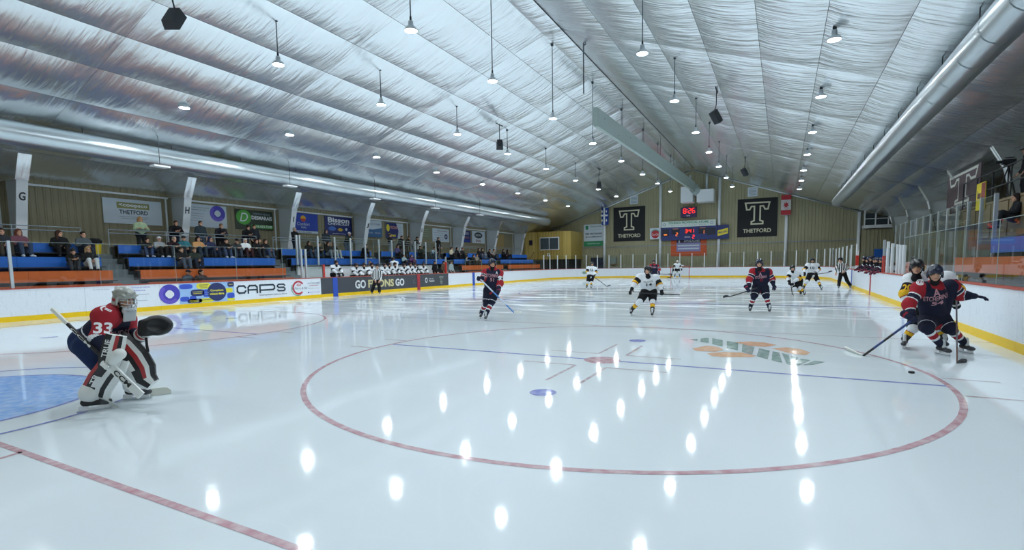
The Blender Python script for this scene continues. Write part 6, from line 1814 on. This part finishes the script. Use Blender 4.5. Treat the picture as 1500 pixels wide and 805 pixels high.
def template(pose):
    if pose in _TPL: return _TPL[pose]
    J = pose_joints(pose)
    m = lambda p, s_: p * np.array([1, s_, 1])
    HR = frame(J['hf'])
    bp = [cap(J['neck'] - [0, 0, .04], J['head'] - HR[:, 2] * .06, .052, .048), cap(J['chest'], J['pelvis'], .09, .09)]
    jp = [cap(J['neck'] - [0, 0, .05], J['pelvis'], .105, .135), cap(J['neck'] - [0, 0, .03], J['neck'] + [0, 0, .015], .075, .07)]
    tp = [cap(m(J['hip'], 1), m(J['hip'], -1), .13, .13), cap(J['pelvis'] + [0, 0, .05], J['pelvis'], .12, .13)]
    hands = []; shoes = []
    for s_ in (1, -1):
        sh, el, wr, hip, kn, an = (m(J[k_], s_) for k_ in ('sh', 'el', 'wr', 'hip', 'kn', 'an'))
        bp += [cap(J['chest'], sh, .06, .045), cap(sh, el, .046, .038), cap(el, wr, .038, .027), cap(J['pelvis'], hip, .095, .085), cap(hip, kn, .075, .05), cap(kn, an, .05, .036)]
        jp += [cap(m(J['sh'], s_) * [1, .62, 1] - [0, 0, .015], J['pelvis'] + [0, s_ * .06, -.02], .088, .122), cap(sh - [0, 0, .01], el, .066, .056), cap(el, wr + (el - wr) * .08, .056, .042)]
        tp += [cap(hip, kn, .10, .078), cap(kn, an, .074, .06)]
        hd = wr - el; hd /= np.linalg.norm(hd); x = np.cross(hd, [0, 0, 1.0]); x /= np.linalg.norm(x) + 1e-9
        hands.append(xf(HD_OPEN, np.stack([x * s_, hd, np.cross(x * s_, hd)], 1) , wr + hd * .07))
        f_ = np.array([1.0, s_ * .25, 0]); f_ /= np.linalg.norm(f_)
        shoes.append(solid([cap(an + [0, 0, -.01], an + [0, 0, -.045], .05, .045), cap(an + [0, 0, -.05], an + f_ * .15 + [0, 0, -.062], .042, .034)], .018, .02))
    body = merge([solid(bp, .026, .045), xf(HEADLO, HR, J['head'])] + hands)
    t = dict(J=J, HR=HR, body=rawmesh('body', *body[:2], [SKIN, EYE, LIP, BROW], True, body[2]))
    for nm, pr, k_ in (('jacket', jp, .05), ('trousers', tp, .04)):
        V, F, g_ = solid(pr, .024, k_); t[nm] = rawmesh(nm, V, F, BLACK, True)
    t['shoes'] = [rawmesh('shoe', *q[:2], BLACK, True) for q in shoes]
    _TPL[pose] = t
    return t
_HM = {k_: rawmesh('hair_' + k_, v[0], v[1], BLACK, True) for k_, v in HAIR.items()}
def objmat(o, m):
    o.material_slots[0].link = 'OBJECT'; o.material_slots[0].material = m
def spectator(loc, rz, pose, jk, tr, hair, hc, label, group, scale=1.0, shoe='2a2a2c'):
    t = template(pose)
    r = empty('person', loc, label, 'person', group, rz=rz)
    r.scale = (scale,) * 3
    inst('body', t['body'], r)
    objmat(inst('jacket', t['jacket'], r), fab(jk)); objmat(inst('trousers', t['trousers'], r), fab(tr))
    for q in t['shoes']: objmat(inst('shoe', q, r), fab(shoe))
    h = inst({'cap': 'cap', 'beanie': 'beanie', 'hood': 'hood'}.get(hair, 'hair'), _HM[hair], r, t['J']['head'], Matrix(t['HR'].tolist()).to_euler())
    objmat(h, fab(hc))
    return r
def v_at(px, py, u):
    q = px_ray(px, py); return CAM[1] + q[1] * (u - CAM[0]) / q[0]
def seat(px, row, pose, jk, tr, hair, hc, label, scale=1.0, rz=None, shoe='2a2a2c'):
    rz = random.uniform(-.2, .2) if rz is None else rz
    if row == 'S':
        u = -16.42; z = 2.3
        g_ = 'spectators standing on the left walkway'
        u += .12 if pose != 'stand_lean' else -.1
        u = -16.5
    else:
        u = -(ROWF[row] - .15) if row else -13.78; z = ROWZ[row] - FACE[row] + (.045 if row else -.02)
        g_ = 'spectators seated in the left stands'
    spectator((u, v_at(px, 350, u), z), rz, pose, jk, tr, hair, hc, label, g_, scale, shoe)
# seat planks under the painted boards
for si, (y0, y1) in enumerate(SECT):
    for k in range(4):
        if si in (2, 3) and k < 2: continue
        o = MB().box((-ROWF[k] + .005, y0, ROWZ[k] - FACE[k] - .005), (-ROWF[k] + .33, y1, ROWZ[k] - FACE[k] + .03)).build('seat_plank', mat('dark_plank', '2c3034', .6))
        tag(o, 'dark seat plank below the %s board, %s of left stands' % (RN[k], NM[si]), 'seat', 'left seat planks')
BK, NV, GY, JE, DG, BR = '17181b', '1e2638', '3c4248', '34435c', '26302c', '3a2c24'
PEOPLE = [
 (3, 3, 'sit', '2f3338', '3a352e', 'short', '2a221c', 'bearded man cut by the left edge on the upper blue bench'),
 (28, 3, 'sit', '6d4550', JE, 'long', '5c3326', 'woman in mauve jacket and jeans sitting under column G', 1.0, .1, 'd9dcde'),
 (87, 3, 'sit_turn', BK, BK, 'long', '3a2620', 'woman in long black coat alone on the upper blue bench'),
 (122, 3, 'sit', '4c5458', NV, 'short', '2a2420', 'man in grey coat next to the yellow bin'),
 (103, 2, 'sit_lean', BK, '3c4046', 'beanie', '1c1c20', 'child in black beanie on the lower blue bench', .85),
 (127, 2, 'sit', BK, 'c9cfd2', 'long', 'a08058', 'blond woman in black with white trousers, lower blue bench', .92),
 (207, 'S', 'stand_cross', 'a4b896', '2a2c2e', 'long', 'a07a4c', 'blond woman in pale green coat standing under the white banner'),
 (257, 'S', 'stand_lean', BK, NV, 'short', '3a2a22', 'man in black leaning on the rail beside column H'),
 (295, 'S', 'stand', '2e3a40', '4c5868', 'short', '2c241e', 'man in dark jacket and jeans standing below the ring banner'),
 (323, 'S', 'stand_lean', '1d1f26', BK, 'short', '6a5446', 'man in navy leaning on the rail right of ring banner'),
 (361, 'S', 'stand_lean', BK, '4a5260', 'short', '241e1a', 'man in black with hands at mouth below the green emblem'),
 (373, 'S', 'stand', '20242c', BK, 'short', '1c1816', 'taller man in dark jacket below the phone number banner'),
 (211, 3, 'sit_lean', BK, '3a4a68', 'short', '2a2220', 'boy in black and jeans at the left end of row', .85, 0, 'c9ccd0'),
 (233, 3, 'sit_cross', '8f9498', BK, 'cap', 'c9ccd0', 'youth in black and white checked shirt with cap', .9, 0, 'e2e4e6'),
 (250, 3, 'sit_lean', '2c1c22', '3c4048', 'short', '8a7a6c', 'grey-haired man in dark maroon near column H', .98, 0, 'c9ccd0'),
 (269, 3, 'sit', '2f6a74', '2a2e34', 'cap', '23303a', 'person in teal sleeves and dark cap behind the arms-crossed man'),
 (290, 3, 'sit_cross', 'b88a5a', '2c3844', 'long', '241a16', 'dark-haired woman in tan jacket on the upper blue bench'),
 (308, 3, 'sit', '2a2f4c', '20283c', 'hood', '2a2f4c', 'person in navy hooded coat right of the tan jacket'),
 (326, 3, 'sit_lean', BK, '3a4a66', 'short', '241e1a', 'man in black resting chin on hand, upper blue bench', 1, 0, 'd0d4d8'),
 (343, 3, 'sit_lean', '3a3e40', '3a4454', 'cap', '1c1c1e', 'man in black cap and grey jacket beside white sweater'),
 (359, 3, 'sit', 'dfe3e2', '3a1c24', 'short', 'b8b4ac', 'grey-haired man in white sweater on the upper blue bench'),
 (375, 3, 'sit_cross', BK, '20242c', 'long', '2a1c18', 'woman in black right of the white sweater'),
 (388, 3, 'sit', '1d1d20', '3a4a66', 'long', '3a2a20', 'long-haired woman at the right end of the upper bench'),
 (264, 2, 'sit_cross', BK, '4c5868', 'short', '241e1a', 'man in black with folded arms on the lower blue bench'),
 (283, 2, 'sit', '2c342e', NV, 'short', '4a3a2c', 'man in dark green jacket on the lower blue bench'),
 (272, 0, 'sit', '3a4a58', NV, 'cap', '1c2230', 'man in dark cap just above the boards by the mural'),
 (291, 0, 'sit_turn', '3a2024', BK, 'short', '1c1614', 'man in maroon just above the boards beside the capped man'),
 (432, 'S', 'stand_cross', BK, NV, 'short', 'a8a49c', 'grey-haired man in black standing beside column I'),
 (452, 3, 'sit', BK, '3a5068', 'long', '241a16', 'woman in black behind the first pair of posts'),
 (463, 3, 'sit_lean', '2c3436', '34403c', 'short', '2a221c', 'man in grey-green slouching behind the aluminium posts'),
 (480, 3, 'sit', '1c1e20', '8a949c', 'long', '2a1c18', 'woman in black and pale jeans under the blue banner', 1, 0, 'c9ccd0'),
 (489, 3, 'sit', '2c2624', 'aab0b0', 'long', '6a4a38', 'woman in brown with light trousers beside the woman in black', 1, 0, 'c9ccd0'),
 (478, 'S', 'stand', '28303a', '2a3038', 'hood', '28303a', 'hooded person standing left of the car dealer banner'),
 (509, 'S', 'stand_lean', '2c3430', '5a6a7c', 'cap', 'c9ccd0', 'man in white cap leaning on rail under dealer banner'),
 (531, 3, 'sit_lean', '1a1a1c', '2a2e34', 'short', '2a2420', 'man in black hunched alone at the bench end', 1, 0, 'c9ccd0'),
 (571, 'S', 'stand_cross', '17181b', '8a949a', 'short', '241e1a', 'person in black and pale trousers under the yellow ball banner'),
 (586, 'S', 'stand_lean', '1f2226', '23262a', 'short', '2a221c', 'person in black leaning on the rail right of pale trousers'),
 (596, 'S', 'stand_lean', '2c2a26', '4c4c44', 'short', '4a3a2a', 'tall man in brown standing left of column K'),
 (608, 'S', 'stand_lean', '23211f', '2a2c30', 'short', '241e1a', 'man in dark coat at the rail against column K'),
 (582, 3, 'sit', '4a4470', '23262c', 'long', '3a2a20', 'person in violet on upper bench behind the bench glass'),
 (590, 3, 'sit_turn', '4a4038', '2a2c30', 'short', '4a3a2a', 'person in brown next to the violet jacket'),
 (591, 2, 'sit', '8fa4a8', '2a2e34', 'short', '3a2c24', 'child in pale blue on lower bench behind the bench glass', .8),
 (602, 2, 'sit', '5a3a60', '4c3250', 'long', '3a2a22', 'child in purple on the lower bench behind the glass', .82),
 (615, 3, 'sit', '1f2a26', '23282c', 'short', '241e1a', 'person in dark green just right of column K'),
 (622, 3, 'sit_turn', '34423c', '2c3434', 'short', '2a221c', 'second person in green right of column K'),
 (632, 3, 'sit_lean', '9fb0ba', '3a4a5c', 'short', '4a3a2c', 'person in pale grey-blue beside the standing man in black'),
 (642, 'S', 'stand', BK, BK, 'short', '1c1816', 'man in black standing below the blue seal banner'),
 (661, 3, 'sit_turn', 'c2b8a0', '2a2a2a', 'short', '2a221c', 'person in cream jacket at the start of the far section'),
 (669, 3, 'sit', BK, BK, 'long', '1c1614', 'woman in black between cream jacket and big man'),
 (677, 3, 'sit', '1a1c22', '2c3028', 'short', '1c1816', 'big man in black left of column L'),
 (683, 2, 'sit', '6a7474', '2c3034', 'short', '3a2c24', 'small child in grey on the far lower bench', .75),
 (689, 2, 'sit_lean', '22241f', '2a2a26', 'short', '241e1a', 'person in dark olive bent forward on the far lower bench'),
 (698, 2, 'sit', '8a8478', '4c4a40', 'short', '4a3a2a', 'person in beige on the far lower bench'),
 (701, 3, 'sit', BK, '3a4456', 'long', '2a1e18', 'woman in black under the small blue banner'),
 (706, 3, 'sit', '1c1c20', '5a6a7c', 'short', '1c1816', 'man in black with striped trousers, far upper bench'),
 (713, 3, 'sit_lean', BK, '20242a', 'short', '1c1816', 'man in black under the white oval banner'),
 (723, 3, 'sit_turn', '7a7870', '3a3c40', 'short', '3a2c24', 'person in grey left of column M'),
 (737, 3, 'sit', BK, BK, 'long', '1c1614', 'left one of the last pair in black on the far bench'),
 (743, 3, 'sit_turn', '1f1c1e', BK, 'long', '241a16', 'right one of the last pair in black on the far bench'),
]
for p in PEOPLE:
    seat(*p)
# yellow bin on the walkway
vb = v_at(140, 358, -16.5)
r = empty('waste_bin', (-16.6, vb, 2.3), 'yellow bin with black cover beside the first aisle', 'bin')
MB().lathe((-16.6, vb, 2.3), [(0, 0), (.2, 0), (.24, .5), (0, .5)], 14).build('bin_body', paint('e0c020'), r); MB().lathe((-16.6, vb, 2.8), [(.26, -.06), (.27, .08), (.2, .17), (0, .19)], 14).build('black_cover', fab('1b1c1e'), r)

# ------------------------------------------------------------------ players and staff on the benches
BWH = dict(WHT_T); BWH.update(upper=[(.5, 0), (.9, 1), (1, 0)], lower=[(.06, 2), (1, 0)], helmet=mat('helmet_dark_brown', '2a2022', .3))
def bench_player(x, y, z, s, style, label, lean, arms, group):
    """seated or standing player facing the ice, s = +1 facing +x"""
    L_ = lambda a, b, c: np.array([x + s * a, y + b * s, z + c])
    J = dict(head=L_(.10 + lean, 0, .80), neck=L_(.02 + lean * .8, 0, .63), chest=L_(lean * .5, 0, .48), pelvis=L_(-.05, 0, .12), shL=L_(lean * .7, .22, .55), shR=L_(lean * .7, -.22, .55), elL=L_(.15 + lean, .28, .36), elR=L_(.15 + lean, -.28, .36),
             wrL=L_(.34 + lean, .18, arms), wrR=L_(.34 + lean, -.18, arms), hipL=L_(0, .12, .12), hipR=L_(0, -.12, .12), knL=L_(.34, .15, .08), knR=L_(.34, -.15, .08), anL=L_(.30, .15, -.30), anR=L_(.30, -.15, -.30), toeL=L_(.5, .18, -.4), toeR=L_(.5, -.18, -.4))
    r, jer, J = skater(label, J, style, .028, group=group, hands=('open', 'open'), bodyfwd=np.array([float(s), 0, 0]))
    return r
WHERE_L = [(490, 'first, a goaltender-sized figure nearest the red post'), (519, 'second from the near end'), (532, 'third from the near end'), (541, 'fourth, in front of the coach'), (559, 'fifth, right of the official'), (567, 'sixth from the near end'), (575, 'seventh from the near end'), (588, 'eighth from the near end'), (597, 'ninth from the near end'), (605, 'tenth, by the black bags'), (619, 'last at the far end')]
proto = None
for i, (px, wh) in enumerate(WHERE_L):
    y = v_at(px, 398, -13.62); z = .92 if i else 1.08
    lab = 'white-jerseyed player on the left bench, ' + wh
    if proto is None:
        proto = bench_player(-13.62, y, z, 1, BWH, lab, .08, .2, 'players on the left bench'); base = proto.location.copy(); bz = z
    else:
        c = copy_tree(proto); c['label'] = lab
        c.location = (base.x + random.uniform(-.05, .08), y, base.z + z - bz + random.uniform(-.03, .04)); c.rotation_euler = (0, 0, random.uniform(-.25, .25))
c = copy_tree(proto); c['label'] = 'white-jerseyed player standing up in the middle of the left bench'; c.location = (base.x - .12, v_at(580, 390, -13.74), base.z + .22); c.rotation_euler = (0, 0, 3.0)
for px, jk, tr, hc, lab, hs in ((542, '5a5048', '3a3632', '6a5a4c', 'coach in grey-brown standing behind the left bench', 'short'), (637, '17181b', '17181b', '2a221c', 'man in black standing near the end of the left bench', 'short'), (650, '5c4c3e', '3a3632', '241e1a', 'man in brown beside the red post of the left bench', 'short'), (661, 'b8c4c8', '2a2c30', '3a2c24', 'person in pale shirt right of the red bench post', 'short')):
    y = v_at(px, 392, -13.95)
    spectator((-13.95, y, .28), 0, 'stand', jk, tr, hs, hc, lab, 'staff on the left bench')
o = MB().box((-14.52, 17.75, 0.0), (-13.1, 32.45, .28)).build('bench_floor', RUBBER); tag(o, 'raised rubber floor of the left players bench', kind='structure')
r = empty('players_bench', (-13.85, 18, .28), 'long wooden bench hidden behind the left boards', 'bench')
MB().box((-14.0, 18.0, .70), (-13.55, 29.5, .75)).build('seat', PLY, r)
for y in (18.5, 21.5, 24.5, 27.5, 29.2): MB().box((-13.95, y, .28), (-13.6, y + .08, .70)).build('leg', DARKM, r)
# equipment bags against the bench wall
for i, px in enumerate((598, 606)):
    y = v_at(px, 395, -14.3); g_ = solid([cap((-14.3, y - .35, 1.35), (-14.3, y + .35, 1.38), .2, .19), ell((-14.2, y, 1.45), (.2, .3, .16))], .03, .06)
    o = part('equipment_bag', g_, fab('151619'), None); tag(o, 'black equipment bag piled behind the left bench, %s one' % ('nearer', 'farther')[i], 'bag', 'bench bags')
for i, px in enumerate((577, 617)):
    y = v_at(px, 390, -14.35); stick('dark stick leaning on the wall behind the left bench, %s one' % ('nearer', 'farther')[i], (-14.5, y - .1, .5), (-14.45, y + .25, 1.75), (-14.45, y + .5, 1.95), [CARBON, CARBON], CARBON, grip=CARBON, group='sticks on the left bench')
MAR = fab('3a1a2c'); MAR2 = fab('5a2438')
BRD = dict(RED_T); BRD.update(jersey=[fab('201a2c'), MAR2, WHT], sockm=[NAVY, RED, WHT], glove=MAR2, glove2=WHT, side=0, mid=0, yoke=0, upper=[(.5, 0), (.6, 2), (1, 0)], lower=[(.4, 1), (1, 0)], helmet=HELM_NVY)
proto = None
for i, y in enumerate((23.7, 24.7, 25.7, 26.8, 27.9, 29.1, 30.3)):
    lab = 'dark maroon player leaning over the right boards, %s from the near end' % ORDN[i]
    if proto is None:
        proto = bench_player(13.55, y, .80, -1, BRD, lab, .22, .3, 'players leaning over the right bench'); base = proto.location.copy()
    else:
        c = copy_tree(proto); c['label'] = lab; c.location = (base.x + random.uniform(-.04, .06), y, base.z + random.uniform(-.04, .05)); c.rotation_euler = (0, 0, random.uniform(-.3, .3))
o = MB().box((13.12, 23.1, 0), (14.8, 31.4, .28)).build('bench_floor', RUBBER); tag(o, 'raised rubber floor of the right players bench', kind='structure')
r = empty('players_bench', (14.0, 23.2, .28), 'orange backed bench behind the right boards', 'bench')
MB().box((13.75, 23.2, .62), (14.2, 31.2, .68)).build('seat', ORANGE, r); MB().box((14.2, 23.2, .62), (14.25, 31.2, 1.45)).build('backrest', ORANGE, r)
for y in (23.5, 26, 28.5, 31): MB().box((13.85, y, .28), (14.1, y + .08, .62)).build('leg', DARKM, r)
# film crew on the right
spectator((16.42, 20.6, 3.5), math.pi, 'stand', '23262b', '2a2c30', 'cap', '1c1c1e', 'cameraman in dark cap standing behind the tripod', 'film crew')
spectator((15.55, 18.4, 2.69), math.pi, 'sit', '1d1f24', '2a2c30', 'long', '2a221e', 'dark-clothed woman sitting in front of the filming platform', 'film crew')
